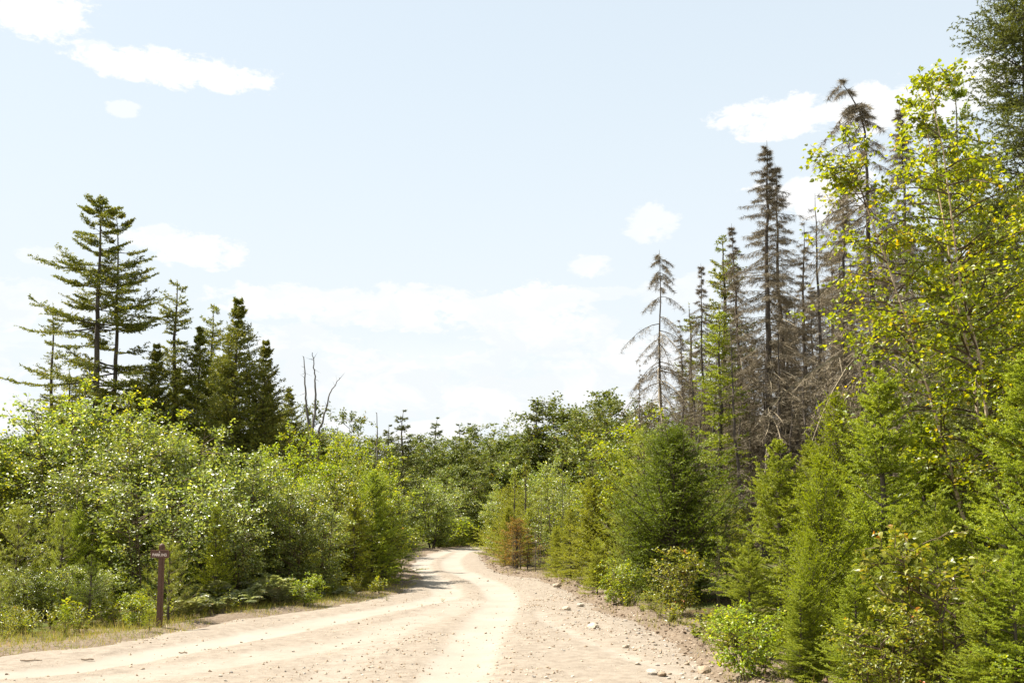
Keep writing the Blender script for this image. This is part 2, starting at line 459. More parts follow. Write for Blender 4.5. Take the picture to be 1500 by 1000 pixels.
# ------------------------------------------------------------------ plant generators: each returns a list of (part name, mesh)
def conifer(seed, H, zlo, nb, Lmax, prof, e_lo=-10, e_hi=45, curve=0.1, twigs=14, twig_len=.5, twiglets=0,
            needle=(.03, .006), per_m=120, mat='spruce', bark='bark', r0=None, flat=0.3, side_ang=50, droop=0.0,
            lean=(0, 0), tipw=.8, name='spruce', M_=6, whorl=0, spread=55, gaps=0.0, one_side=None, hang=0.0, trunk_s=8, bare_below=0.0,
            twig_spread=(.15, 1.0), tpow=.85, crook=0):
    rng = np.random.default_rng(seed)
    r0 = r0 or H * .012 + .01
    # trunk
    tz = np.linspace(0, 1, 24)
    wob = rng.normal(size=(24, 2)).cumsum(0) * H * .0019
    tx = np.stack([lean[0] * tz ** 1.3 + wob[:, 0], lean[1] * tz ** 1.3 + wob[:, 1], tz * H], 1)
    tx[:, 0] -= crook * np.clip((tz - .86) / .14, 0, 1) ** 1.6; tx[:, 2] -= crook * .35 * np.clip((tz - .9) / .1, 0, 1) ** 2
    gt = Geo()
    tubes(gt, tx[None], (r0 * (1 - tz) ** .85 + .006)[None], trunk_s)
    trunk = gt.mesh(name + '_trunk', M[bark], True)
    t = np.sort(1 - (1 - rng.random(nb)) ** tpow)
    if mat == 'lichen':
        twig_len = twig_len
    if whorl:
        t = np.round(t * whorl) / whorl + rng.normal(size=nb) * .2 / whorl
        t = np.clip(t, 0, .97)
    if gaps > 0:
        keep = np.sin(t * 23 + seed) + rng.normal(size=nb) * .5 > -1 + gaps
        t = t[keep]
    nb = len(t)
    hfrac = (zlo + (H - zlo) * t) / H
    base, _ = sample_line(tx[None], hfrac[None]); base = base[0]
    azs = np.arange(nb) * 2.399 + rng.random(nb) * 1.2
    L = Lmax * np.array([prof(x) for x in t]) * rng.uniform(.52, 1.2, nb)
    if one_side is not None:
        L = L * (1 + one_side[1] * np.cos(azs - one_side[0]))
    L = np.maximum(L, .05 * Lmax)
    e = np.radians(e_lo + (e_hi - e_lo) * t + rng.normal(size=nb) * 7)
    s = np.linspace(0, 1, M_)
    hd = np.stack([np.cos(azs), np.sin(azs), 0 * azs], 1)
    bend = rng.normal(size=(nb, 1)) * .12
    sidev = np.stack([-np.sin(azs), np.cos(azs), 0 * azs], 1)
    P = base[:, None] + (hd[:, None] * np.cos(e)[:, None, None] * s[None, :, None]
                         + sidev[:, None] * (bend * s ** 2)[:, :, None]) * L[:, None, None]
    P[..., 2] += L[:, None] * (np.sin(e)[:, None] * s - droop * np.sin(math.pi * s * .5) ** 1 * s + curve * s ** 3)
    gb = Geo()
    rb = (0.012 * L + .0035)[:, None] * (1 - s * .8)
    tubes(gb, P, rb, 3)
    # twigs
    K = twigs
    ss = np.linspace(twig_spread[0], twig_spread[1], K)[None] + rng.normal(size=(nb, K)) * .03
    ss = np.clip(ss, .05, 1)
    tp, tt = sample_line(P, ss)
    sgn = np.where(np.arange(K) % 2 == 0, 1., -1.)[None, :, None]
    sd = unit(np.cross(tt, np.array([0, 0, 1.]))) * sgn
    ang = np.radians(side_ang + rng.normal(size=(nb, K, 1)) * 12)
    ang = np.where(ss[..., None] > .96, ang * .15, ang)
    td = tt * np.cos(ang) + sd * np.sin(ang)
    td[..., 2] += rng.normal(size=(nb, K)) * flat - hang
    td = unit(td)
    tl = twig_len * (L[:, None] / Lmax) ** (.9 if mat == 'lichen' else .6) * (1.15 - ss * .65) * rng.uniform(.6, 1.2, (nb, K))
    T0 = tp.reshape(-1, 3); TD = td.reshape(-1, 3); TL = tl.reshape(-1)
    tipf = ss.reshape(-1)
    seg0 = [T0]; segd = [TD]; segl = [TL]; segt = [tipf * .55]
    if twiglets:
        m = twiglets
        s2 = rng.uniform(.25, 1, (len(T0), m))
        s2 = np.clip((np.arange(m) + 1) / (m + .6) + rng.normal(size=(len(T0), m)) * .08, .1, 1)
        q = T0[:, None] + TD[:, None] * (TL[:, None] * s2)[..., None]
        r = rng.normal(size=(len(T0), m, 3)); r[..., 2] *= .55
        sv_ = unit(np.cross(TD, np.array([0, 0, 1.])))[:, None] * np.where(np.arange(m) % 2 == 0, 1., -1.)[None, :, None]
        dd = unit(TD[:, None] * .9 + sv_ * .75 + unit(r) * (.28 if not hang else .6) - np.array([0, 0, hang * .6]))
        ll = TL[:, None] * rng.uniform(.25, .5, (len(T0), m))
        seg0.append(q.reshape(-1, 3)); segd.append(dd.reshape(-1, 3)); segl.append(ll.reshape(-1)); segt.append((np.repeat(tipf, m) * .6 + .3 * s2.reshape(-1)))
    # leader: foliage on the topmost part of the trunk
    if mat and mat != 'lichen':
        q0, qt = sample_line(tx[None], np.linspace(.84, .985, 8)[None])
        seg0.append(q0[0]); segd.append(qt[0]); segl.append(np.full(8, H * .022)); segt.append(np.full(8, 1.))
    A = np.concatenate(seg0); D = np.concatenate(segd); LL = np.concatenate(segl); TT = np.concatenate(segt)
    slivers(gb, A, A + D * LL[:, None], np.maximum(.007, .02 * LL) * (1.8 if mat == 'lichen' else 1), rng)
    branches = gb.mesh(name + '_branches', M[bark if bark != 'birch_bark' else 'twig'], False)
    parts = [('trunk', trunk), ('branches', branches)]
    # needles
    if mat:
        gn = Geo()
        cnt = np.maximum(2, (LL * per_m).astype(int))
        idx = np.repeat(np.arange(len(A)), cnt)
        u = rng.random(len(idx))
        p = A[idx] + D[idx] * (LL[idx] * u)[:, None]
        r = unit(rng.normal(size=(len(idx), 3)))
        r = unit(r - D[idx] * (r * D[idx]).sum(1, keepdims=True))
        sa = math.radians(spread)
        d = D[idx] * math.cos(sa) + r * math.sin(sa)
        nl = needle[0] * rng.uniform(.7, 1.2, len(idx))
        tipv = np.clip((TT[idx] * .45 + u * .75 - .35), 0, 1) * tipw * rng.uniform(.5, 1, len(idx))
        slivers(gn, p, p + d * nl[:, None], needle[1], rng, tipv)
        # leader shoot
        parts.append(('crown', gn.mesh(name + '_crown', M[mat])))
    return dict(parts=parts, H=H)


def broadleaf(seed, H, R, stems=5, nbr=26, ntw=9, nlf=9, leaf=(.075, .052), mat='maple', bark='twig', name='shrub',
              up=.55, detail=2, zlo=.1, stem_r=.03, lean=.35, droop=.25, twig_l=.42, env=None, tree=False, trunk_lean=(0, 0), tilt=.85):
    rng = np.random.default_rng(seed)
    env = env or (lambda t: math.sin(math.pi * (0.12 + .80 * t)) ** .6)
    Ms = 9; s = np.linspace(0, 1, Ms)
    gt = Geo()
    a = np.arange(stems) * 2 * math.pi / stems + rng.random(stems) * 1.3
    out_ = R * lean * rng.uniform(.4, 1.2, stems)
    if stems == 1: out_ = np.array([0.05])
    hs = H * rng.uniform(.72, 1.0, stems); hs[0] = H * .98
    SP = np.zeros((stems, Ms, 3))
    SP[..., 0] = np.cos(a)[:, None] * (out_[:, None] * s ** .8 + .12) + rng.normal(size=(stems, Ms)).cumsum(1) * .02 * H / 4 + trunk_lean[0] * s ** 1.2
    SP[..., 1] = np.sin(a)[:, None] * (out_[:, None] * s ** .8 + .12) + rng.normal(size=(stems, Ms)).cumsum(1) * .02 * H / 4 + trunk_lean[1] * s ** 1.2
    SP[..., 2] = hs[:, None] * s
    if stems == 1:
        SP[:, 0, :2] = 0
    tubes(gt, SP, (stem_r * H / 4) * (1 - s[None] * .88) * np.ones((stems, 1)), 6)
    trunk = gt.mesh(name + '_trunk', M[bark], True)
    gb = Geo()
    # branches
    t = rng.uniform(zlo, 1.0, (stems, nbr)); t.sort(1)
    bp, bt = sample_line(SP, t)
    ba = rng.random((stems, nbr)) * 2 * math.pi
    # push away from the centre
    hd = np.stack([np.cos(ba), np.sin(ba), 0 * ba], -1) + .55 * np.stack([np.cos(a), np.sin(a), 0 * a], -1)[:, None]
    hd = unit(hd)
    ev = np.vectorize(env)(t)
    BL = R * .62 * ev * rng.uniform(.5, 1.15, t.shape)
    d = unit(hd + np.array([0, 0, 1.]) * (up + rng.normal(size=t.shape)[..., None] * .25))
    bp = bp.reshape(-1, 3); d = d.reshape(-1, 3); BL = BL.reshape(-1)
    Mb = 5; sb = np.linspace(0, 1, Mb)
    BP = bp[:, None] + d[:, None] * (BL[:, None] * sb)[..., None]
    BP[..., 2] -= droop * BL[:, None] * sb ** 2 * .6
    BP += rng.normal(size=BP.shape) * .03 * BL[:, None, None] * sb[None, :, None]
    tubes(gb, BP, (.012 * BL + .004)[:, None] * (1 - .75 * sb), 3)
    # twigs
    st = rng.uniform(.2, 1, (len(BP), ntw))
    st[:, 0] = .98
    tp, tt = sample_line(BP, st)
    r = unit(rng.normal(size=tp.shape)); td = unit(tt * .8 + r * .8 + np.array([0, 0, .25]))
    TL = twig_l * (BL[:, None] / (R * .62)) ** .5 * rng.uniform(.5, 1.15, st.shape)
    T0 = tp.reshape(-1, 3); TD = td.reshape(-1, 3); TL = TL.reshape(-1)
    slivers(gb, T0, T0 + TD * TL[:, None], .011 if H < 10 else .02, rng)
    branches = gb.mesh(name + '_branches', M['twig'], False)
    # leaves
    gl = Geo()
    u = np.linspace(.15, 1, nlf)[None] + rng.normal(size=(len(T0), nlf)) * .05
    P = T0[:, None] + TD[:, None] * (TL[:, None] * u)[..., None]
    r = rng.normal(size=P.shape); r[..., 2] *= .5
    D = unit(TD[:, None] * .5 + unit(r) * 1.0 + np.array([0, 0, -.30]))
    P = P + D * leaf[0] * .35
    Nn = rng.normal(size=P.shape) * tilt + np.array([0, 0, 1.])
    P = P.reshape(-1, 3); D = D.reshape(-1, 3); Nn = Nn.reshape(-1, 3)
    k = rng.random(len(P)) < .93
    P, D, Nn = P[k], D[k], Nn[k]
    sc = rng.uniform(.65, 1.15, len(P))
    leaves(gl, P, D, Nn, leaf[0] * sc, leaf[1] * sc, detail)
    crown = gl.mesh(name + '_crown', M[mat])
    return dict(parts=[('trunk', trunk), ('branches', branches), ('crown', crown)], H=H)


def pine(seed, H, R, name='pine', mat='pine', n_l=.09, wh=8, per=5, nw=.0045, dens=26):
    """young white pine: whorls of rising branches, long soft needles in tufts"""
    rng = np.random.default_rng(seed)
    gt = Geo(); gb = Geo(); gn = Geo()
    tz = np.linspace(0, 1, 8)
    tx = np.stack([rng.normal(size=8).cumsum() * .012, rng.normal(size=8).cumsum() * .012, tz * H], 1)
    tubes(gt, tx[None], ((.012 * H + .008) * (1 - tz) + .005)[None], 6)
    A = []; D = []; L = []
    for i in range(wh):
        t = (i + .5) / wh * .9 + .05
        b, _ = sample_line(tx[None], np.array([[t]])); b = b[0, 0]
        for j in range(per):
            azm = j * 2 * math.pi / per + rng.random() * .7 + i
            l = R * (1.05 - t) ** .7 * rng.uniform(.65, 1.1)
            e = math.radians(18 + 30 * t + rng.normal() * 8)
            s = np.linspace(0, 1, 5)
            P = b + np.stack([np.cos(azm) * math.cos(e) * s * l, np.sin(azm) * math.cos(e) * s * l, l * (math.sin(e) * s + .18 * s ** 2)], 1)
            tubes(gb, P[None], ((.008 * l + .004) * (1 - .6 * s))[None], 3)
            for q in np.linspace(.3, 1, 7):
                p, tt = sample_line(P[None], np.array([[q]])); p = p[0, 0]; tt = tt[0, 0]
                dd = tt * .8 + rng.normal(size=3) * (.55 if q < .95 else .1) + np.array([0, 0, .2]); dd /= np.linalg.norm(dd)
                A.append(p); D.append(dd); L.append(l * .26 * rng.uniform(.6, 1.2))
    A.append(tx[-1]); D.append(np.array([0, 0, 1.])); L.append(.12)
    A = np.array(A); D = np.array(D); L = np.array(L)
    slivers(gb, A, A + D * L[:, None], .009, rng)
    idx = np.repeat(np.arange(len(A)), dens)
    u = rng.uniform(.1, 1, len(idx))
    p = A[idx] + D[idx] * (L[idx] * u)[:, None]
    r = unit(rng.normal(size=(len(idx), 3)))
    d = unit(D[idx] * .75 + r * .75)
    slivers(gn, p, p + d * (n_l * rng.uniform(.7, 1.15, len(idx)))[:, None], nw, rng)
    return dict(parts=[('trunk', gt.mesh(name + '_trunk', M['bark'], True)), ('branches', gb.mesh(name + '_branches', M['twig'])),
                       ('crown', gn.mesh(name + '_crown', M[mat]))], H=H)


def fern(seed, R=.55, n=13, mat='fern'):
    rng = np.random.default_rng(seed)
    g = Geo(); gs = Geo()
    for i in range(n):
        a = i * 2.399 + rng.random() * .5; l = R * rng.uniform(.75, 1.2); e = rng.uniform(.75, 1.3)
        s = np.linspace(0, 1, 17)
        x = l * (s * math.cos(e) * 1.2 + .12 * s ** 2); z = l * (math.sin(e) * s * 1.25 - .65 * s ** 2.2) + .02
        P = np.stack([np.cos(a) * x, np.sin(a) * x, z], 1)
        tubes(gs, P[None], (.004 * (1 - s * .7))[None], 3)
        T = unit(np.gradient(P, axis=0)); sd = np.array([-math.sin(a), math.cos(a), 0])
        wl = l * .30 * np.sin(math.pi * np.clip(s * .9 + .1, 0, 1)) ** .8
        for sg in (-1, 1):
            k = slice(2, 17)
            D = unit(sd * sg + T[k] * .35 + rng.normal(size=T[k].shape) * .08 - np.array([0, 0, .15]))
            leaves(g, P[k], D, np.cross(T[k], sd)[:, :] * np.sign(np.cross(T[k], sd)[:, 2:3] + 1e-6), wl[k] + .02, .055 * R / .55, 2)
    return dict(parts=[('stalks', gs.mesh('fern_stalks', M['twig'])), ('fronds', g.mesh('fern_fronds', M[mat]))], H=R * .75)


def herb(seed, H=.45, n=9, nl=12, leaf=(.07, .03), mat='herb', spread=.4):
    rng = np.random.default_rng(seed)
    g = Geo(); gs = Geo()
    a = rng.random(n) * 6.28; s = np.linspace(0, 1, 5)
    h = H * rng.uniform(.6, 1, n); o = spread * H * rng.random(n) + .02
    P = np.zeros((n, 5, 3))
    P[..., 0] = np.cos(a)[:, None] * (.05 + o[:, None] * s ** 1.3); P[..., 1] = np.sin(a)[:, None] * (.05 + o[:, None] * s ** 1.3); P[..., 2] = h[:, None] * s
    tubes(gs, P, .004 * (1 - .6 * s)[None] * np.ones((n, 1)), 3)
    q = np.linspace(.15, 1, nl)[None] * np.ones((n, 1))
    p, t = sample_line(P, q)
    r = rng.normal(size=p.shape); r[..., 2] = np.abs(r[..., 2]) * .3
    D = unit(unit(r) + t * .3); Nn = rng.normal(size=p.shape) * .5 + np.array([0, 0, 1])
    sc = rng.uniform(.6, 1.15, n * nl)
    leaves(g, p.reshape(-1, 3), D.reshape(-1, 3), Nn.reshape(-1, 3), leaf[0] * sc, leaf[1] * sc, 2)
    return dict(parts=[('stalks', gs.mesh('plant_stalks', M['twig'])), ('foliage', g.mesh('plant_foliage', M[mat]))], H=H)


def tag(o, label=None, cat=None, group=None, kind=None):
    if label: o['label'] = label
    if cat: o['category'] = cat
    if group: o['group'] = group
    if kind: o['kind'] = kind
    return o


def link(name, me, parent=None, loc=(0, 0, 0)):
    o = bpy.data.objects.new(name, me)
    COL.objects.link(o)
    o.location = loc
    if parent: o.parent = parent
    return o


RND = random.Random(7)

# ------------------------------------------------------------------ terrain
def hash2(ix, iy, seed):
    h = (ix.astype(np.int64) * 374761393 + iy.astype(np.int64) * 668265263 + seed * 974711) & 0x7fffffff
    h = ((h ^ (h >> 13)) * 1274126177) & 0x7fffffff
    return ((h ^ (h >> 16)) & 0xffff) / 65535.0


def vnoise(x, y, sc, seed=0):
    x = np.asarray(x, float) * sc; y = np.asarray(y, float) * sc
    ix = np.floor(x); iy = np.floor(y); fx = x - ix; fy = y - iy
    fx = fx * fx * (3 - 2 * fx); fy = fy * fy * (3 - 2 * fy)
    a = hash2(ix, iy, seed); b = hash2(ix + 1, iy, seed); c = hash2(ix, iy + 1, seed); d = hash2(ix + 1, iy + 1, seed)
    return (a * (1 - fx) + b * fx) * (1 - fy) + (c * (1 - fx) + d * fx) * fy - .5


def ground_pt(px, py):
    u = (px - 750) / F; v = (CY - py) / F
    d = np.array([u, cp - v * sp, sp + v * cp])
    k = -EYE / d[2]
    return d[0] * k, d[1] * k


left_edge = [(-700, 1000), (-200, 975), (0, 962), (150, 948), (300, 922), (400, 903), (520, 886), (585, 868), (612, 850), (596, 833), (606, 819), (650, 806), (705, 797)]
right_edge = [(1120, 1030), (1040, 985), (1000, 950), (935, 915), (880, 895), (835, 868), (790, 850), (735, 843), (712, 829), (706, 812), (716, 801.5)]
LE = [ground_pt(*p) for p in left_edge]
RE = [ground_pt(*p) for p in right_edge]
# beyond the bend the road swings to the right behind the young trees
LE += [(LE[-1][0] + 7, LE[-1][1] + 6), (LE[-1][0] + 22, LE[-1][1] + 8)]
RE += [(RE[-1][0] + 6, RE[-1][1] + 6), (RE[-1][0] + 20, RE[-1][1] + 4)]
poly = np.array([(-16, -8)] + LE + RE[::-1] + [(6.0, 8.0), (9.0, -8)])


def road_sd(x, y):
    """signed distance to the road outline, positive inside"""
    x = np.asarray(x, float); y = np.asarray(y, float)
    d = np.full(x.shape, 1e9); ins = np.zeros(x.shape, bool)
    n = len(poly)
    for i in range(n):
        x0, y0 = poly[i]; x1, y1 = poly[(i + 1) % n]
        ex, ey = x1 - x0, y1 - y0
        t = np.clip(((x - x0) * ex + (y - y0) * ey) / (ex * ex + ey * ey), 0, 1)
        d = np.minimum(d, np.hypot(x - x0 - t * ex, y - y0 - t * ey))
        c = ((y0 > y) != (y1 > y)) & (x < ex * (y - y0) / (ey if abs(ey) > 1e-9 else 1e-9) + x0)
        ins ^= c
    return np.where(ins, d, -d)


def line_dist(pts, x, y):
    d = np.full(x.shape, 1e9)
    for (x0, y0), (x1, y1) in zip(pts[:-1], pts[1:]):
        ex, ey = x1 - x0, y1 - y0
        t = np.clip(((x - x0) * ex + (y - y0) * ey) / (ex * ex + ey * ey), 0, 1)
        d = np.minimum(d, np.hypot(x - x0 - t * ex, y - y0 - t * ey))
    return d


def smooth_line(px_pts, n=60):
    P = np.array([ground_pt(*p) for p in px_pts])
    out_ = []
    for i in range(len(P) - 1):
        p0 = P[max(i - 1, 0)]; p1 = P[i]; p2 = P[i + 1]; p3 = P[min(i + 2, len(P) - 1)]
        for t in np.linspace(0, 1, 7)[:-1]:
            out_.append(.5 * ((2 * p1) + (-p0 + p2) * t + (2 * p0 - 5 * p1 + 4 * p2 - p3) * t * t + (-p0 + 3 * p1 - 3 * p2 + p3) * t ** 3))
    out_.append(P[-1])
    return np.array(out_)


track_lines = [
    (smooth_line([(560, 1120), (660, 1000), (690, 950), (722, 905), (735, 880), (724, 862), (690, 848), (665, 836), (662, 822), (678, 811), (705, 803)]), .44, 1.0),
    (smooth_line([(-500, 1010), (0, 992), (250, 955), (420, 925), (560, 898), (640, 880), (655, 870), (640, 856), (622, 843), (618, 828), (640, 814), (690, 803)]), .42, .95),
    (smooth_line([(380, 1120), (500, 975), (585, 930), (650, 895)]), .30, .45),
    (smooth_line([(-300, 1060), (150, 1000), (400, 960), (560, 930), (700, 880)]), .5, .6),
    (smooth_line([(790, 900), (800, 915), (880, 950), (1000, 990)]), .16, .5),
]


def base_h(x, y):
    x = np.asarray(x, float); y = np.asarray(y, float)
    return vnoise(x, y, .035, 3) * np.clip((y - 20) / 60, 0, 1) * 1.2 + vnoise(x, y, .15, 4) * .12


def right_side(x, y):
    xr = np.interp(y, [p[1] for p in RE], [p[0] for p in RE])
    return 1 / (1 + np.exp(-(x - (xr - 1.2)) * 3))


def ground_h(x, y, sd=None):
    if sd is None: sd = road_sd(x, y)
    z = base_h(x, y) + vnoise(x, y, .9, 5) * .08 + vnoise(x, y, 3.1, 6) * .035
    o = -sd                                             # metres outside the road
    rs = right_side(x, y)
    berm = np.exp(-((o - .5) / .42) ** 2) * (.11 + .20 * vnoise(x, y, 1.7, 8) + .12 * vnoise(x, y, 6, 9)) * rs
    lb = np.exp(-((o - .5) / .5) ** 2) * .07 * (1 - rs)
    z = z * np.clip(o / 1.5, .0, 1) + base_h(x, y) * (1 - np.clip(o / 1.5, 0, 1)) + np.maximum(berm, 0) + lb
    z = z + np.clip((o - 1) / 6, 0, 1) * .25
    z = np.where(sd > .25, base_h(x, y) - .12, z)
    return z


def track_mask(x, y):
    m = np.zeros(x.shape)
    for pts, wd, st in track_lines:
        dd = line_dist(pts, x, y)
        m = np.maximum(m, st * np.exp(-(dd / wd) ** 4 * .8))
    return m


def road_h(x, y, sd, tm):
    near = np.clip(1.2 - y / 60, .2, 1)
    return base_h(x, y) + .012 + np.clip(sd, -.3, .4) * .09 - .045 * tm + vnoise(x, y, 2.2, 11) * .035 * (1 - tm * .8) + vnoise(x, y, 7, 12) * .022 * (1 - tm) * near + vnoise(x, y, .6, 13) * .05


def axis(parts):
    return np.unique(np.round(np.concatenate(parts), 4))


ys = axis([np.arange(-40, 6, 4.), np.arange(6, 10, .4), np.arange(10, 24, .11), np.arange(24, 40, .2), np.arange(40, 95, .6), np.geomspace(95, 1600, 26)])
xs = axis([np.arange(-14, 9, .12), -np.geomspace(14, 1600, 34), np.geomspace(9, 1600, 36)])
X, Y = np.meshgrid(xs, ys)
SD = road_sd(X, Y)
Z = ground_h(X, Y, SD)
idx = np.arange(X.size).reshape(X.shape)
f4 = np.stack([idx[:-1, :-1], idx[:-1, 1:], idx[1:, 1:], idx[1:, :-1]], -1).reshape(-1, 4)
g = Geo()
g.add(np.stack([X, Y, Z], -1), f4=f4, tip=np.clip(1.0 - np.maximum(-SD, 0) / 3.2, 0, 1).ravel())
ground = link('ground', g.mesh('ground', M['ground'], True, attr='edge'))
tag(ground, kind='structure')
TM = track_mask(X, Y)
RZ = road_h(X, Y, SD, TM)
cellmin = np.maximum.reduce([SD[:-1, :-1], SD[:-1, 1:], SD[1:, 1:], SD[1:, :-1]])
keep = (cellmin > -.45).reshape(-1)
fr = f4[keep]
used, inv = np.unique(fr, return_inverse=True)
g = Geo()
g.add(np.stack([X, Y, RZ], -1).reshape(-1, 3)[used], f4=inv.reshape(-1, 4), tip=TM.ravel()[used])
road = link('dirt_road', g.mesh('dirt_road', M['road'], True, attr='track'))
tag(road, kind='structure')


def zat(x, y):
    x = np.array([x], float); y = np.array([y], float)
    sd = road_sd(x, y)
    g_ = ground_h(x, y, sd)
    if sd[0] > -.4:
        return float(max(g_[0], road_h(x, y, sd, track_mask(x, y))[0]))
    return float(g_[0])


def where(px, Y, py=None):
    """world x (and height) of the point seen at photo column px, row py, at distance Y"""
    if py is None: py = 765
    t = (CY - py) / F
    dz = Y * (sp + t * cp) / (cp - t * sp)
    zc = Y * cp + dz * sp
    return (px - 750) / F * zc, EYE + dz

# ------------------------------------------------------------------ build one of each kind
A = {}
cone = lambda a=.9: (lambda t: (1 - t) ** a + .02)
# young spruces
A['spruce_a'] = conifer(11, 3.6, .03, 125, 1.35, cone(.8), -4, 44, .12, 13, .46, 3, (.031, .0135), 205, 'spruce', name='young_spruce', flat=.08, spread=52)
A['spruce_b'] = conifer(12, 4.2, .03, 140, 1.35, cone(.75), -8, 40, .16, 12, .48, 3, (.031, .0135), 200, 'spruce', name='young_spruce_tall', flat=.10, spread=52)
A['spruce_s'] = conifer(13, 1.5, .03, 60, .62, cone(.8), 5, 55, .10, 9, .20, 3, (.020, .0080), 170, 'spruce', name='spruce_sapling', flat=.12)
A['fir'] = conifer(14, 3.6, .03, 120, 1.25, cone(.75), 0, 50, .10, 11, .42, 4, (.034, .016), 80, 'fir', name='young_fir', flat=.14)
A['fir_dense'] = conifer(15, 3.4, .0, 160, 1.35, lambda t: (1 - t) ** .6 * (.8 + .2 * math.sin(t * 9)) + .03, -4, 52, .10, 12, .46, 4, (.034, .017), 75, 'spruce', name='dense_young_spruce', flat=.15)
# cedars: flat hanging sprays, very dense
cprof = lambda t: math.sin(math.pi * (.30 + .68 * t)) ** .8 + .04
A['cedar_a'] = conifer(16, 3.8, .0, 170, 1.0, cprof, 15, 70, .15, 13, .42, 5, (.032, .015), 60, 'cedar', name='young_cedar', flat=.35, spread=35, hang=.12)
A['cedar_b'] = conifer(17, 4.3, .0, 200, 1.5, cprof, 12, 65, .15, 14, .55, 5, (.042, .020), 42, 'cedar_dark', name='young_hemlock', flat=.35, spread=38, hang=.10)
# pines
A['pine_a'] = pine(18, 2.4, 1.0, wh=9, per=6, dens=34)
A['pine_b'] = pine(19, 1.7, .75, wh=7, per=5, dens=34)
A['pine_c'] = pine(20, 3.2, 1.2, wh=11, per=6, dens=30, n_l=.10, nw=.006)
# larger spruces, left
A['big_a'] = conifer(21, 15, 2.0, 135, 3.7, lambda t: min(1, 1.25 * (1 - t) ** .62) * (.55 + .45 * abs(math.sin(t * 19))) + .05, -18, 8, .16, 22, .85, 4, (.085, .046), 30, 'spruce_dark', name='tall_spruce', flat=.08, r0=.20, whorl=17, side_ang=42, tipw=0, twig_spread=(.28, 1.0), tpow=1.0)
A['big_b'] = conifer(22, 14, 2.0, 80, 3.3, lambda t: min(1, 1.25 * (1 - t) ** .6) * (.55 + .45 * abs(math.sin(t * 15 + 1))) + .05, -16, 10, .16, 20, .85, 4, (.085, .046), 30, 'spruce_dark', name='tall_spruce_thin', flat=.10, r0=.17, whorl=15, side_ang=42, tipw=0, twig_spread=(.28, 1.0), tpow=1.0)
A['full_a'] = conifer(23, 11, .4, 240, 3.3, cone(.92), -8, 40, .12, 16, 1.0, 3, (.095, .048), 20, 'spruce_dark', name='full_spruce', flat=.22, tipw=0)
A['slim_a'] = conifer(24, 11, 1.5, 110, 1.25, lambda t: (1 - t) ** .55 * (.6 + .4 * abs(math.sin(t * 13))) + .1, -12, 35, .10, 11, .55, 3, (.085, .042), 26, 'spruce_dark', name='slim_spruce', flat=.25, tipw=0)
A['slim_b'] = conifer(25, 11, 2.5, 60, 1.3, lambda t: (1 - t) ** .7 * (.5 + .5 * abs(math.sin(t * 17))) + .06, -8, 35, .1, 10, .55, 3, (.08, .038), 24, 'spruce_dark', name='thin_spruce', flat=.25, tipw=0)
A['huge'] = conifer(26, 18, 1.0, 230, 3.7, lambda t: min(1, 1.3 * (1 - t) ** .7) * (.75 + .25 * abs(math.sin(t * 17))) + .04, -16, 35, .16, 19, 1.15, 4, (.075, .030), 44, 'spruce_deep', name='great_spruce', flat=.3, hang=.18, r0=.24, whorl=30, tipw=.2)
# dead spruces
dprof = lambda t: (min(1, 1.2 * (1 - t) ** .85) * (.25 + .75 * abs(math.sin(t * 997.3))) + .03)
DN = (.20, .012)
A['dead_a'] = conifer(31, 20, 3, 230, 3.3, dprof, -24, 14, .02, 18, .75, 5, DN, 6, 'lichen', 'dead_bark', name='dead_spruce', flat=.25, hang=.55, droop=.25, r0=.20)
A['dead_b'] = conifer(32, 18, 3, 190, 3.0, dprof, -28, 10, .05, 17, .7, 5, DN, 6, 'lichen', 'dead_bark', name='dead_spruce_b', flat=.3, hang=.5, droop=.35, r0=.17, lean=(.5, .2))
A['dead_c'] = conifer(33, 16, 3, 140, 1.7, lambda t: (.15 + .85 * (1 - t)) * (.3 + .7 * abs(math.sin(t * 813.1))), -26, 5, .04, 12, .5, 4, DN, 6, 'lichen', 'dead_bark', name='dead_spruce_c', flat=.3, hang=.45, droop=.3, r0=.15, lean=(-.3, 0))
A['dead_d'] = conifer(34, 14, 3.5, 75, 2.1, lambda t: min(1, 1.5 * (1 - t) ** .6) * (.5 + .5 * abs(math.sin(t * 11))) + .08, -10, -5, -.25, 18, .6, 5, DN, 6, 'lichen', 'dead_bark', name='drooping_dead_spruce', flat=.2, hang=.7, droop=.35, r0=.10)
A['dead_bent'] = conifer(37, 16, 4, 105, 3.0, lambda t: min(1, 1.3 * (1 - t) ** .8) * (.4 + .6 * abs(math.sin(t * 777))) + .06, -6, -8, -.22, 20, .8, 5, DN, 8, 'lichen', 'dead_bark', name='bent_dead_spruce', flat=.2, hang=.8, droop=.3, r0=.15, crook=.75, one_side=(3.14, .25), tpow=1.0)
A['dead_pole'] = conifer(35, 15, 2, 90, 1.1, lambda t: .4 + .6 * (1 - t), -15, 5, .0, 7, .4, 3, DN, 5, 'lichen', 'dead_bark', name='dead_pole', flat=.3, hang=.3, droop=.2, r0=.13)
A['dead_under'] = conifer(36, 13, .5, 270, 2.8, lambda t: (1.0 - .8 * t) * (.3 + .7 * abs(math.sin(t * 913.1))), -25, 5, .0, 13, .8, 4, DN, 5, 'lichen', 'dead_bark', name='dead_thicket_spruce', flat=.4, hang=.3, droop=.25, r0=.14)
for k in ('dead_a', 'dead_b', 'dead_c', 'dead_d', 'dead_bent', 'dead_pole', 'dead_under'):
    A[k]['parts'][1][1].materials[0] = M['lichen']
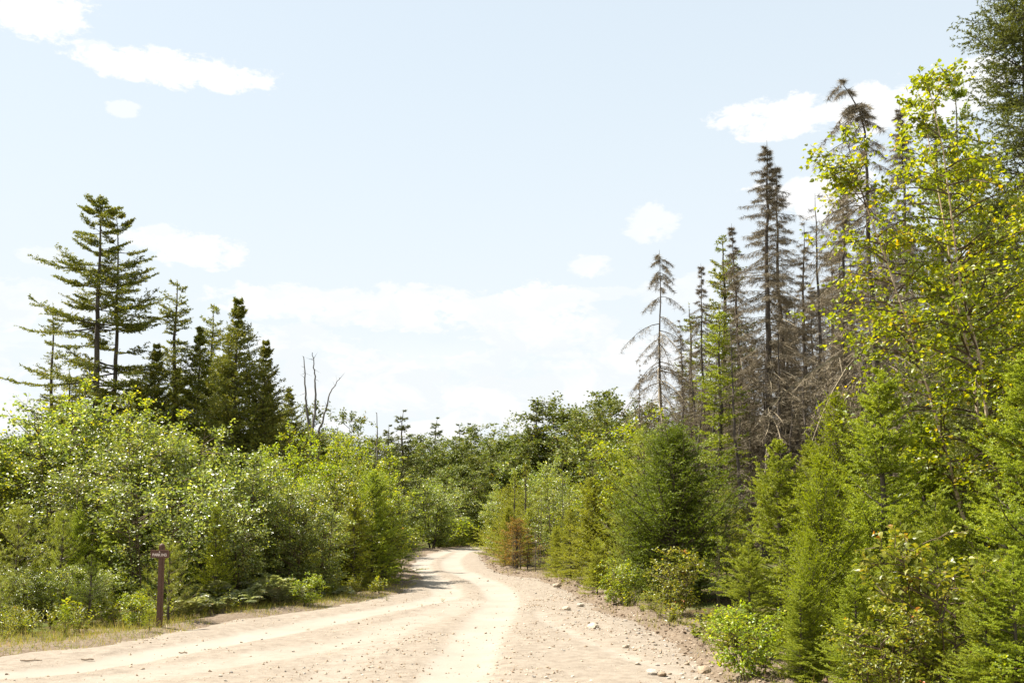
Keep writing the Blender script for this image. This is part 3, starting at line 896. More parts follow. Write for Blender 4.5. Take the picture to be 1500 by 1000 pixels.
# broadleaf shrubs and trees
A['bush_a'] = broadleaf(41, 5.2, 2.3, 7, 26, 8, 8, (.096, .070), 'maple', name='green_shrub')
A['bush_b'] = broadleaf(42, 4.6, 2.1, 7, 26, 8, 8, (.092, .066), 'alder', name='grey_green_shrub')
A['bush_c'] = broadleaf(43, 5.0, 2.0, 6, 26, 8, 8, (.086, .062), 'yellow', name='yellow_green_shrub')
A['bush_d'] = broadleaf(44, 3.0, 1.5, 6, 18, 7, 8, (.080, .055), 'alder', name='small_shrub', zlo=.02)
A['sap_y'] = broadleaf(45, 4.4, 1.2, 3, 24, 7, 8, (.085, .062), 'yellow', name='yellow_sapling')
A['near_bush'] = broadleaf(46, 1.8, 1.0, 6, 14, 5, 6, (.085, .065), 'yellow', name='low_bush', detail=4, zlo=.05, twig_l=.28, stem_r=.02)
A['near_bush2'] = broadleaf(47, 1.5, .9, 6, 13, 5, 6, (.065, .045), 'herb', name='low_bush_b', detail=4, zlo=.05, twig_l=.25, stem_r=.02)
A['birch'] = broadleaf(48, 9.2, 2.4, 3, 74, 9, 8, (.080, .066), 'birch', 'birch_bark', name='birch', detail=4, zlo=.22, stem_r=.017, lean=.24, up=.5, twig_l=.5, droop=.5,
                       trunk_lean=(-1.5, 0), env=lambda t: max(.25, math.sin(math.pi * (.12 + .80 * t)) ** .8))
A['far_a'] = broadleaf(51, 11, 4.4, 4, 52, 9, 8, (.20, .15), 'far', 'bark', name='far_broadleaf', zlo=.12, twig_l=.9, stem_r=.02)
A['far_b'] = broadleaf(52, 10, 3.8, 3, 52, 9, 8, (.19, .14), 'far', 'bark', name='far_broadleaf_tall', zlo=.10, twig_l=.8, stem_r=.02)
A['mid_a'] = broadleaf(53, 6.5, 2.8, 5, 30, 8, 8, (.12, .085), 'alder', 'bark', name='roadside_broadleaf', zlo=.05, twig_l=.55)
A['thin'] = broadleaf(54, 5.0, 1.3, 2, 22, 6, 7, (.075, .052), 'alder', 'bark', name='thin_sapling', zlo=.2, twig_l=.4)
A['far_spruce'] = conifer(55, 12, .8, 110, 1.9, cone(.8), -10, 35, .1, 11, .8, 2, (.15, .06), 9, 'spruce_dark', name='far_spruce', tipw=0)
A['tamarack'] = conifer(56, 4.5, .3, 80, 1.0, cone(.6), 0, 45, .1, 11, .32, 2, (.035, .010), 60, 'fir', name='thin_tamarack', gaps=.2)
A['rusty'] = conifer(57, 2.4, .05, 80, .95, cone(.6), 5, 55, .1, 10, .34, 3, (.040, .013), 50, 'rust', name='rusty_fir')
A['fern_a'] = fern(61); A['fern_b'] = fern(62, .45, 11)
A['herb_a'] = herb(63); A['herb_b'] = herb(64, .6, 11, 14, (.06, .022)); A['herb_c'] = herb(65, .35, 12, 9, (.08, .045))


for a_ in A.values():
    zz = []
    for _, me in a_['parts']:
        c = np.empty(len(me.vertices) * 3, np.float32); me.vertices.foreach_get('co', c); zz.append(c[2::3])
    zz = np.sort(np.concatenate(zz)); a_['H'] = float(zz[int(len(zz) * .9990)])


def place(kind, px, Y, top=None, label='', name='spruce_tree', cat='tree', group=None, wide=1.0, rot=None, H=None, sink=.0, mat=None, x=None, tilt=(0, 0)):
    arch = A[kind]
    py = top if top is not None else 765
    xx, ztop = where(px, Y, py)
    if x is not None: xx = x
    elif cat != 'plant':
        hh = (ztop if top is not None else A[kind]['H'] * .3)
        margin = (min(1.5, .28 * hh) if px < 880 else min(.6, .12 * hh)) + (1.7 if Y > 38 and px < 640 else 0)
        for _ in range(40):
            sdv = float(road_sd(np.array([xx]), np.array([Y]))[0])
            if sdv < -margin: break
            if Y > 84 or (px > 716 and Y > 58):
                Y += 1.0; xx, ztop = where(px, Y, py)
            else:
                mid = .5 * (np.interp(Y, [p[1] for p in LE], [p[0] for p in LE]) + np.interp(Y, [p[1] for p in RE], [p[0] for p in RE]))
                xx += -.25 if xx < mid else .25
    zb = zat(xx, Y) - sink
    if top is not None: h = max(ztop - zb, .15)
    else: h = H or arch['H']
    s = h / arch['H']
    e = bpy.data.objects.new(name, None)
    e.empty_display_size = .2
    COL.objects.link(e)
    e.location = (xx, Y, zb)
    e.scale = (s * wide, s * wide, s)
    e.rotation_euler = (tilt[0], tilt[1], RND.random() * 6.283 if rot is None else rot)
    tag(e, label, cat, group)
    for pn, me in arch['parts']:
        o = link(pn, me, e)
        if mat and pn == 'crown':
            o.material_slots[0].link = 'OBJECT'; o.material_slots[0].material = M[mat]
    return e

rr = random.Random(5)
# ------------------------------------------------------------------ tall live spruces, left
LS = 'live spruces on the left skyline'
place('big_a', 152, 40, 293, 'tallest spruce on the left, open tiered branches, with a twin trunk beside it', 'spruce_tree', group=LS, wide=1.0, rot=.6)
place('big_b', 172, 41, 310, 'second tall spruce on the left, its trunk just right of the tallest one', 'spruce_tree', group=LS, wide=.85, rot=2.2)
place('slim_b', 80, 42, 453, 'thin spruce with a sparse spire standing left of the twin tall spruces', 'spruce_tree', group=LS, wide=1.0)
place('slim_b', 100, 44, 545, 'low thin spruce half hidden between the sparse spire and the twin tall spruces', 'spruce_tree', group=LS, wide=1.5)
place('slim_a', 259, 43, 411, 'narrow dark spruce with a tufted top immediately right of the twin tall spruces', 'spruce_tree', group=LS, wide=1.25)
place('full_a', 228, 42, 505, 'broad low spruce filling the gap beneath the twin tall spruces', 'spruce_tree', group=LS, wide=.95)
place('slim_a', 312, 46, 446, 'narrow spruce peeking up between the tufted one and the broad full one', 'spruce_tree', group=LS, wide=1.1)
place('full_a', 292, 43, 480, 'dark full spruce in shade under the narrow peeking spruce', 'spruce_tree', group=LS, wide=.9)
place('full_a', 346, 41, 438, 'broad full dark green spruce at the right end of the left group', 'spruce_tree', group=LS, wide=1.05, rot=1.0)
place('full_a', 388, 42, 500, 'shorter bushy spruce leaning against the right flank of the broad full one', 'spruce_tree', group=LS, wide=.95)
place('full_a', 60, 47, 620, 'small dark spruce low at the far left edge behind shrubs', 'spruce_tree', group=LS)
for i, (px, Y, top) in enumerate([(200, 50, 560), (260, 49, 540), (330, 48, 520), (390, 50, 560), (150, 50, 570), (425, 47, 570)]):
    place('full_a', px, Y, top, 'dark spruce deep behind the left spruce group, mostly hidden', 'spruce_tree', group='shaded spruces behind the left group', wide=1.1)

# ------------------------------------------------------------------ grey snags
def snag(name, lines, label, mat='snag', x=0, Y=0):
    e = bpy.data.objects.new(name, None); COL.objects.link(e)
    zb = zat(x, Y); e.location = (x, Y, zb)
    tag(e, label, 'dead tree')
    for i, (pts, r) in enumerate(lines):
        P = np.array([where(px, Y + dy, py) for px, py, dy in pts]); P = np.stack([P[:, 0] - x, np.array([p[2] for p in pts]), P[:, 1] - zb], 1)
        if i == 0: P[0, 2] = -.1
        g_ = Geo(); n = len(P); rr = np.linspace(r, r * .3, n)
        m = 24; q = np.linspace(0, 1, m)[None]; Q, _ = sample_line(P[None], q)
        rngl = np.random.default_rng(i + 5); Q = Q + rngl.normal(size=Q.shape) * .02
        tubes(g_, Q, np.linspace(r * .6, r * .12, m)[None], 7)
        if i > 0 or True:
            k = 9; ss = rngl.uniform(.45, 1, (1, k)); bp_, bt_ = sample_line(Q, ss); dd = unit(rngl.normal(size=(k, 3)) + np.array([0, 0, .7]))
            slivers(g_, bp_[0], bp_[0] + dd * rngl.uniform(.15, .6, k)[:, None], .03, rngl)
        link('trunk' if i == 0 else 'limb', g_.mesh(name + '_wood', M[mat], True), e)
    return e


sx = where(462, 50)[0]
snag('dead_tree', [([(452, 800, 0), (456, 640, 0), (450, 600, 0), (447, 560, 0), (445, 522, 0)], .16),
                   ([(456, 640, 0), (463, 590, .3), (461, 550, .3), (458, 516, .3)], .13),
                   ([(458, 650, 0), (472, 620, -.4), (484, 575, -.4), (498, 552, -.4)], .11)],
     'bare grey dead tree with three forked limbs behind the left shrubs', x=sx, Y=50)
snag('dead_tree', [([(552, 800, 0), (553, 700, 0), (552, 604, 0)], .15)], 'single bare dead pole standing up behind the shrubs near the road bend', x=where(552, 55)[0], Y=55)
snag('dead_tree', [([(50, 800, 0), (48, 680, 0), (40, 600, 0)], .06), ([(48, 690, 0), (60, 640, 0), (62, 600, 0)], .04)], 'thin bare dead sapling on the far left beneath the sparse spire', x=where(50, 36)[0], Y=36)

# ------------------------------------------------------------------ dead spruce stand, right
DS = 'dead grey spruces of the right stand'
dead = [
    ('dead_d', 966, 46, 373, 'lone dead spruce with drooping branches at the left end of the dead stand', 1.0, 2.0),
    ('dead_c', 1000, 52, 470, 'thin dead spruce just right of the lone drooping one', 1.1, None),
    ('slim_b', 1012, 54, 452, 'sparse spruce with a few green tufts near the lone drooping dead one', 1.2, None),
    ('dead_b', 1030, 47, 395, 'dead spruce with leaning bare tip left of the tallest dead one', .9, None),
    ('slim_a', 1060, 50, 350, 'half alive spruce with greenish top, left of the tallest dead one', 1.2, None),
    ('dead_a', 1112, 44, 220, 'tallest dead spruce, broad and full of grey twigs', 1.15, 0.4),
    ('dead_b', 1146, 46, 253, 'dead spruce close against the right side of the tallest one', 1.05, None),
    ('dead_c', 1168, 48, 330, 'shorter dead spruce between the tallest pair and the bare pole', 1.2, None),
    ('dead_pole', 1193, 45, 285, 'slender dead spruce pole with short stubs, clear against the sky', 1.0, None),
    ('dead_a', 1225, 46, 268, 'dense grey dead spruce left of the one with the bent tip', 1.1, None),
    ('dead_bent', 1275, 38, 116, 'tall dead spruce with bent tip and hanging lichen behind the birch', 1.05, 0.0),
    ('dead_a', 1320, 42, 165, 'dead spruce seen through the top of the birch', .9, None),
    ('dead_b', 1085, 48, 330, 'dead spruce half covered by the left side of the tallest one', 1.0, None),
]
for k, px, Y, top, lab, wd, rot in dead:
    place(k, px, Y, top, lab, 'dead_spruce' if k.startswith('dead') else 'spruce_tree', 'dead tree' if k.startswith('dead') else 'tree', group=DS, wide=wd, rot=rot)
for i in range(36):
    px = 990 + i * 15 + rr.uniform(-8, 8); Y = rr.uniform(49, 72)
    top = np.interp(px, [985, 1040, 1120, 1250, 1400, 1550], [580, 520, 450, 380, 330, 300]) + rr.uniform(-30, 90)
    k = ['dead_under', 'dead_under', 'dead_c', 'dead_a', 'dead_pole'][i % 5]
    place(k, px, Y, top, 'grey dead spruce deep inside the dense dead stand', 'dead_spruce', 'dead tree', group='dead spruces deep in the stand', wide=rr.uniform(.9, 1.3))
for i in range(26):
    px = 1000 + i * 14 + rr.uniform(-8, 8); Y = rr.uniform(38, 46)
    place('dead_pole', px, Y, rr.uniform(480, 600), 'bare dead trunk with snapped stubs at the front of the dead stand', 'dead_spruce', 'dead tree', group='bare trunks at the front of the dead stand', wide=rr.uniform(1.2, 1.9))
# broken snag and the small live tree that leans before the stand
snag('broken_snag', [([(1144, 900, 0), (1142, 700, 0), (1140, 488, 0)], .20), ([(1140, 490, 0), (1136, 489, 0), (1131, 487, 0)], .05)], 'thick broken off dead trunk with a jagged top in the dead stand', 'dead_bark', x=where(1142, 43)[0], Y=43)
place('slim_a', 1052, 40, 455, 'small live green spruce with tufted branches in front of the dead stand', 'spruce_tree', group=None, wide=1.25, mat='spruce')
place('dead_pole', 1084, 39, 470, 'leaning dark dead pole just right of the small live green spruce', 'dead_spruce', 'dead tree', wide=1.2, tilt=(0, -.06))
# live spruces upper right
place('huge', 1492, 20, -60, 'huge live spruce cut by the right edge of the photo', 'spruce_tree', wide=1.15, rot=1.1)
place('huge', 1590, 26, -80, 'second huge live spruce beyond the right edge', 'spruce_tree', wide=1.0)
place('big_b', 1402, 33, 112, 'sparse live spruce with a thin top between the birch and the huge spruce', 'spruce_tree', wide=.6, mat='spruce')
place('slim_b', 1372, 34, 150, 'thin spruce directly left of the sparse live spruce behind the birch', 'spruce_tree', wide=.9)
place('full_a', 1440, 30, 330, 'full dark spruce below the huge spruce behind the birch', 'spruce_tree', wide=1.0)

# ------------------------------------------------------------------ far wood
FB = 'far broadleaf trees along the horizon'
for i in range(70):
    px = -150 + i * 26 + rr.uniform(-10, 10); Y = rr.uniform(95, 150)
    top = np.interp(px, [-200, 300, 560, 640, 740, 800, 850, 900, 1000, 1700], [640, 640, 640, 650, 640, 640, 615, 615, 620, 620]) + rr.uniform(-10, 22)
    k = ['far_a', 'far_b', 'far_spruce', 'far_a', 'far_b'][i % 5]
    place(k, px, Y, top, 'far off spruce rising out of the distant wood' if k == 'far_spruce' else 'far off broadleaf tree in the distant wood', 'far_tree',
          group='far spruces of the distant wood' if k == 'far_spruce' else FB, wide=rr.uniform(1.0, 1.4))
far_named = [
    ('far_spruce', 590, 70, 600, 'dark spruce behind the left shrubs where the road bends', 1.6),
    ('far_spruce', 612, 66, 622, 'dark dense conifer right beside the one behind the left shrubs', 1.4),
    ('far_spruce', 636, 115, 611, 'small pointed spruce on the skyline above the road bend', 1.5),
    ('far_spruce', 672, 110, 622, 'small dark spruce on the skyline right of the pointed one', 1.5),
    ('far_spruce', 694, 112, 620, 'small dark skyline spruce, the next to the right', 1.5),
    ('far_spruce', 783, 79, 587, 'tall dark narrow spruce at the centre of the distant wood', 1.4),
    ('far_a', 842, 84, 576, 'large round dark green broadleaf right of the central spruce', 1.25),
    ('far_a', 880, 80, 590, 'dark broadleaf beside the large round one', 1.2),
    ('far_b', 815, 86, 595, 'yellowish green broadleaf between central spruce and large round tree', 1.2),
    ('far_a', 740, 105, 622, 'broadleaf tree left of the central dark spruce', 1.3),
    ('far_a', 690, 95, 640, 'dull olive broadleaf above the road bend', 1.3),
    ('far_a', 650, 92, 640, 'olive broadleaf tree above left of the road bend', 1.2),
    ('far_b', 765, 92, 640, 'low broadleaf tree below the central dark spruce', 1.4),
    ('far_a', 920, 70, 585, 'green broadleaf right behind the yellow sapling', 1.0),
    ('far_a', 1000, 66, 610, 'green broadleaf among trunks at left end of dead stand', 1.0),
    ('dead_c', 934, 60, 535, 'thin dead spire standing alone left of the dead stand', .7),
    ('far_b', 470, 54, 590, 'loose dull green tree around the forked dead tree', .85),
    ('far_b', 505, 52, 600, 'loose dull green tree right of the forked dead tree', .8),
    ('far_a', 430, 52, 610, 'dull green tree between forked dead tree and left spruces', .8),
]
for k, px, Y, top, lab, wd in far_named:
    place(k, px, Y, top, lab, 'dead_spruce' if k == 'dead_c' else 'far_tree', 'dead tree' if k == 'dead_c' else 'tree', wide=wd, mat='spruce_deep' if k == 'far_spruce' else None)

# ------------------------------------------------------------------ left broadleaf thicket
shr = [
    # kind, px, Y, top, wide, label
    ('bush_a', 155, 27, 553, 1.05, 'tallest leafy shrub of the left thicket, rising before the twin spruces'),
    ('bush_a', 215, 26, 572, 1.0, 'leafy shrub on the right shoulder of the tallest one'),
    ('bush_b', 95, 26, 590, 1.1, 'grey green leafy shrub on the left shoulder of the tallest one'),
    ('bush_b', 180, 23.5, 625, 1.05, 'silvery leaved shrub in front of the tallest one'),
    ('bush_b', 250, 24.5, 612, 1.0, 'silvery leaved shrub above right of the parking sign'),
    ('bush_a', 30, 25, 630, 1.1, 'leafy shrub near the left edge of the photo'),
    ('bush_a', -40, 24, 600, 1.1, 'leafy shrub cut by the left edge of the photo'),
    ('bush_b', 110, 22, 665, 1.1, 'bright silvery shrub above the spruce sapling'),
    ('bush_d', 215, 20.8, 700, 1.1, 'low silvery shrub directly behind the parking sign'),
    ('bush_d', 290, 22.5, 680, 1.15, 'low leafy shrub just right behind the parking sign'),
    ('bush_b', 368, 25, 655, .95, 'slender topped silvery shrub before the dark spruces'),
    ('bush_d', 340, 22.5, 730, 1.1, 'dense leafy shrub above the fern patch'),
    ('bush_c', 425, 29, 640, 1.0, 'yellow green shrub at the middle of the left thicket'),
    ('bush_c', 470, 31, 622, 1.0, 'yellow green shrub, the taller behind the middle of the thicket'),
    ('bush_b', 425, 25, 705, 1.0, 'silvery shrub in front of the yellow green ones'),
    ('bush_a', 395, 26.5, 680, .9, 'mid green shrub between silvery and yellow green ones'),
    ('bush_c', 520, 34, 630, 1.0, 'yellow green shrub towards the road bend'),
    ('bush_c', 565, 38, 640, 1.0, 'bright yellow green shrub near the bare dead pole'),
    ('bush_d', 470, 25.5, 745, 1.0, 'grey green low shrub near the road edge'),
    ('bush_a', 500, 28, 690, .95, 'leafy shrub behind the dense roadside spruce'),
    ('bush_c', 595, 44, 668, 1.05, 'yellow green shrub above the shaded bend of the road'),
    ('bush_a', 540, 31, 680, .95, 'green shrub on the right shoulder of the left thicket'),
    ('bush_b', 595, 40, 700, 1.0, 'green shrub overhanging the left side of the bend'),
]
for k, px, Y, top, wd, lab in shr:
    place(k, px, Y, top, lab, 'leafy_shrub', 'shrub', group='broadleaf shrubs of the left thicket', wide=wd)
for i in range(18):
    px = -60 + i * 38; Y = rr.uniform(30, 36)
    if px > 580: Y += 12
    place(['bush_a', 'bush_c', 'bush_b'][i % 3], px, Y, np.interp(px, [-60, 150, 300, 400, 650], [640, 600, 690, 670, 690]) + rr.uniform(0, 30), 'leafy shrub at the back of the left thicket, mostly hidden', 'leafy_shrub', 'shrub',
          group='shrubs hidden at the back of the left thicket', wide=1.1)
# conifers in the left thicket
place('fir_dense', 572, 29.5, 690, 'dense green spruce bush at the right corner of the left thicket by the road', 'young_spruce', wide=1.05)
place('fir', 520, 27.5, 725, 'light green young fir left of the corner spruce bush', 'young_fir', wide=1.0)
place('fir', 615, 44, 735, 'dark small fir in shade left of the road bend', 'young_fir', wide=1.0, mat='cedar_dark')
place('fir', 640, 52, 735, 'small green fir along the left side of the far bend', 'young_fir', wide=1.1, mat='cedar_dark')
place('pine_a', 30, 19.0, 735, 'soft young pine at the far left', 'young_pine', wide=1.05)
place('pine_a', 92, 20.5, 745, 'soft young pine second from the left', 'young_pine', wide=1.0)
place('pine_b', -15, 17.8, 800, 'soft small pine at the left edge', 'young_pine')
place('spruce_a', 118, 21, 735, 'olive young spruce behind the bluish sapling', 'young_spruce', wide=.6)
place('spruce_a', 165, 21, 715, 'olive young spruce left above the parking sign', 'young_spruce', wide=.65)
place('spruce_s', 133, 18.2, 812, 'bluish green spruce sapling left of the parking sign', 'spruce_sapling', wide=1.0, mat='cedar_dark')
place('pine_b', 250, 18.6, 790, 'soft bushy pine sapling right behind the parking sign', 'young_pine', wide=1.0)
place('fir', 318, 21.5, 735, 'light green young fir right of the parking sign', 'young_fir', wide=.75)
place('pine_b', 96, 16.8, 885, 'bright green low pine tuft at the verge', 'young_pine', wide=1.2, mat='cedar')
place('pine_b', 285, 16.9, 890, 'yellowish small pine tuft right of the sign', 'young_pine', wide=1.2, mat='fir')

for i in range(34):
    px = -40 + i * 18.5; py = float(np.interp(px, [0, 150, 300, 400, 520, 585], [925, 915, 893, 880, 866, 850]))
    x_, y_ = ground_pt(px, py)
    y_ += rr.uniform(.2, 1.6)
    if 215 < px < 250: continue
    k = ['near_bush', 'bush_d', 'near_bush2', 'pine_b', 'bush_d', 'fir'][i % 6]
    place(k, px, y_, py - rr.uniform(45, 105), 'small bushy plant at the foot of the left thicket', 'undergrowth_bush', 'bush', group='undergrowth along the left thicket', wide=1.15, mat='alder' if k == 'near_bush' and i % 2 else None)
for i in range(16):
    Y = rr.uniform(46, 72); px = 700 + i * 12
    place(['fir_dense', 'mid_a', 'fir'][i % 3], px, Y, rr.uniform(700, 745), 'small green tree filling the wood inside the road bend', 'small_tree', 'tree', group='small trees inside the road bend', wide=1.3, mat='fir' if i % 3 == 0 else None)
for i in range(16):
    px = 598 + i * 7.2; py = float(np.interp(px, [598, 650, 706], [814, 803, 796]))
    x_, y_ = ground_pt(px, py - .6)
    place(['bush_d', 'near_bush', 'fir'][i % 3], px, y_ + rr.uniform(.5, 2.5), py - rr.uniform(28, 60), 'low green bush along the outer side of the far bend', 'undergrowth_bush', 'bush', group='low bushes along the outer side of the bend', wide=1.4)
for i in range(14):
    Y = rr.uniform(84, 96); px = 560 + i * 18
    place(['far_a', 'mid_a', 'far_b'][i % 3], px, Y, rr.uniform(665, 700), 'bushy tree of the dark wood behind the road bend', 'small_tree', 'tree', group='bushy trees behind the road bend', wide=1.5)
# around the bend
bend = [
    ('mid_a', 668, 72, 690, 1.15, 'rounded leafy tree on the far side of the road bend'),
    ('mid_a', 700, 80, 705, 1.1, 'leafy tree where the road vanishes'),
    ('mid_a', 635, 64, 720, 1.0, 'leafy bush in shade at the left of the bend'),
    ('mid_a', 722, 86, 680, 1.2, 'grey green tree above where the road vanishes'),
    ('mid_a', 745, 76, 672, 1.1, 'grey green tree behind the thin tamaracks'),
    ('mid_a', 790, 64, 668, 1.0, 'leafy tree behind the yellow topped sapling'),
    ('mid_a', 830, 60, 690, 1.0, 'leafy tree left behind the light firs'),
    ('mid_a', 605, 56, 690, 1.0, 'leafy tree above the shaded bend'),
]
for k, px, Y, top, wd, lab in bend:
    place(k, px, Y, top, lab, 'broadleaf_tree', group='leafy trees round the road bend', wide=wd)
place('rusty', 738, 38.5, 757, 'rusty orange shrub at the inside of the road bend', 'rusty_fir', 'shrub', wide=1.7)
place('rusty', 757, 40, 762, 'narrow rusty orange fir right of the rusty shrub', 'rusty_fir', 'shrub', wide=1.0)
place('fir_dense', 728, 42.5, 742, 'yellow green small fir at the tip of the road bend', 'young_fir', wide=1.0, mat='fir')
place('fir_dense', 722, 40, 795, 'low yellow green fir directly left of the rusty shrub', 'young_fir', wide=1.1, mat='fir')
place('fir_dense', 775, 42, 745, 'olive fir behind the bare dead stems', 'young_fir', wide=1.0, mat='fir')
place('tamarack', 745, 44, 690, 'thin light green tamarack above the rusty shrub', 'young_tamarack', wide=1.1)
place('tamarack', 768, 46, 678, 'thin light green tamarack right of the one above the rusty shrub', 'young_tamarack', wide=1.1)
place('thin', 815, 42, 668, 'thin sapling with yellow top and dark stem', 'thin_sapling', wide=1.0, mat='yellow')
place('thin', 790, 41, 700, 'thin grey green sapling left of the yellow topped one', 'thin_sapling', wide=1.0)
place('tamarack', 835, 40, 715, 'thin tamarack between the yellow topped sapling and the firs', 'young_tamarack', wide=.9)
for i, px in enumerate((752, 762, 773, 784, 797, 806)):
    place('dead_pole', px, 36 + rr.uniform(0, 3), 775 + rr.uniform(-10, 22), 'small bare dead stem beside the rusty shrub', 'dead_sapling', 'dead tree', group='bare dead stems beside the rusty shrub', wide=1.6)
place('fir_dense', 815, 35, 770, 'low light fir at the right edge of the bend', 'young_fir', wide=1.0, mat='fir')
place('fir_dense', 868, 29, 700, 'light green full fir on the right of the road', 'young_fir', wide=1.0, mat='fir')
place('fir', 835, 31.5, 740, 'smaller light fir left of the full one', 'young_fir', wide=1.0)
place('fir', 900, 28.5, 690, 'light fir between the full one and the dark hemlock', 'young_fir', wide=1.0)
place('fir_dense', 860, 25.5, 790, 'low light fir in front by the road edge', 'young_fir', wide=1.0, mat='fir')
place('sap_y', 915, 29, 600, 'yellow green leafy sapling above the light firs', 'leafy_sapling', wide=1.0)
place('sap_y', 888, 30, 630, 'yellow green leafy sapling on the left of its twin', 'leafy_sapling', wide=.9)
place('pine_c', 940, 25.5, 625, 'soft tall pine left against the dark hemlock', 'young_pine', wide=1.1)
place('cedar_b', 985, 23.5, 618, 'large dense dark green hemlock right of the road', 'young_hemlock', wide=1.2)
place('cedar_b', 955, 24.5, 690, 'smaller dark hemlock on the left flank of the large one', 'young_hemlock', wide=.9)
place('pine_c', 1022, 25, 690, 'soft pine right of the large hemlock', 'young_pine', wide=.9)
place('pine_c', 1062, 27, 712, 'pale thin pine before the dead trunks', 'young_pine', wide=.8)
place('fir', 1085, 24, 745, 'light fir low before the dead trunks', 'young_fir', wide=1.0)
place('pine_c', 915, 24.5, 745, 'pale green soft pine low left of the hemlock', 'young_pine', wide=.8)
place('thin', 1050, 22, 760, 'thin sapling with pale leaves right of the hemlock', 'thin_sapling', wide=1.0, mat='yellow')

# right foreground
RF = 'young conifers at the right foreground'
rf = [
    ('spruce_a', 1140, 15.5, 645, 1.0, 'young_spruce', 'pointed bright young spruce with an upright leader before the dead trunks'),
    ('spruce_a', 1095, 14.0, 790, .95, 'young_spruce', 'low bright young spruce left below the pointed one'),
    ('cedar_a', 1200, 13.0, 665, .85, 'young_cedar', 'bright green feathery cedar right of the pointed spruce'),
    ('spruce_b', 1288, 14.0, 542, 1.0, 'young_spruce', 'tallest of the near young spruces, darker, left of the birch trunk'),
    ('cedar_a', 1225, 16.5, 575, .8, 'young_cedar', 'feathery cedar behind, between the pointed and the tallest near spruces'),
    ('spruce_b', 1350, 15.5, 610, 1.0, 'young_spruce', 'spruce in the gap between tallest near spruce and birch trunk'),
    ('spruce_a', 1318, 10.8, 748, .8, 'young_spruce', 'near young spruce with thin leader below the tallest one'),
    ('spruce_a', 1368, 11.8, 722, .85, 'young_spruce', 'near young spruce with thin leader below the birch trunk'),
    ('spruce_a', 1250, 10.8, 830, 1.0, 'young_spruce', 'low near spruce at the foot of the feathery cedar'),
    ('spruce_b', 1440, 13.5, 700, 1.0, 'young_spruce', 'dark young spruce right of the birch trunk'),
    ('spruce_b', 1500, 11.5, 520, 1.0, 'young_spruce', 'dark young spruce cut by the right edge'),
    ('spruce_a', 1400, 9.6, 812, .9, 'young_spruce', 'nearest small spruce with a pale leader at the lower right'),
    ('spruce_a', 1170, 11.6, 850, .95, 'young_spruce', 'low spreading spruce at the road edge in the right foreground'),
    ('spruce_a', 1480, 9.4, 800, 1.0, 'young_spruce', 'small spruce at the lower right corner'),
    ('cedar_a', 1185, 11.8, 780, .7, 'young_cedar', 'low feathery cedar before the bright feathery one'),
]
for k, px, Y, top, wd, nm, lab in rf:
    place(k, px, Y, top, lab, nm, group=RF, wide=wd, sink=.05)
ORD = ['leftmost', 'second', 'third', 'fourth', 'fifth', 'sixth', 'seventh', 'eighth', 'ninth', 'tenth', 'eleventh', 'twelfth', 'thirteenth', 'fourteenth', 'fifteenth', 'sixteenth']
for i in range(8):
    place(['spruce_b', 'cedar_b', 'spruce_b'][i % 3], 1185 + i * 50, rr.uniform(18, 21), rr.uniform(630, 700), 'young conifer at the back of the right foreground thicket, %s from the left' % ORD[i], 'young_conifer', group='conifers behind the right foreground', wide=1.0)
place('birch', 1440, 15, 118, 'tall slender birch with pale leaning trunk and yellow green leaves', 'birch_tree', wide=1.0, rot=0)
place('birch', 1600, 16.5, 250, 'birch at the right edge with yellow green leaves', 'birch_tree', wide=1.0, rot=.7)
place('birch', 1520, 14, 420, 'lower birch filling the right edge under the huge spruce', 'birch_tree', wide=1.2, rot=2.2)
nb_ = [('near_bush', 1062, 12.0, 880, 1.0, 'yellow leaved low bush leaning over the gravel at the right'),
       ('near_bush', 1435, 8.9, 905, 1.0, 'yellow green low bush at the bottom right corner'),
       ('near_bush', 1340, 9.3, 930, 1.0, 'yellow green low bush at the bottom edge'),
       ('near_bush2', 1290, 10.2, 880, 1.0, 'small leaved bush at the foot of the near spruces'),
       ('near_bush2', 1390, 10.5, 770, 1.0, 'small leaved bush between the two near leaders'),
       ('near_bush2', 990, 20.5, 800, 1.0, 'reddish twigged bush under the dark hemlock'),
       ('near_bush', 905, 22.0, 815, 1.0, 'yellow leaved bush left at the foot of the dark hemlock'),
       ('near_bush2', 955, 19.6, 865, 1.1, 'greyish low bush on the bank below the hemlock'),
       ('near_bush', 450, 22.0, 838, 1.1, 'silvery low bush at the road edge right of the ferns'),
       ('near_bush', 205, 17.8, 862, 1.0, 'bright low bush left of the sign post'),
       ('near_bush2', 25, 17.0, 885, 1.0, 'low bush at the left edge on the verge')]
for k, px, Y, top, wd, lab in nb_:
    place(k, px, Y, top, lab, 'low_bush', 'bush', wide=wd)

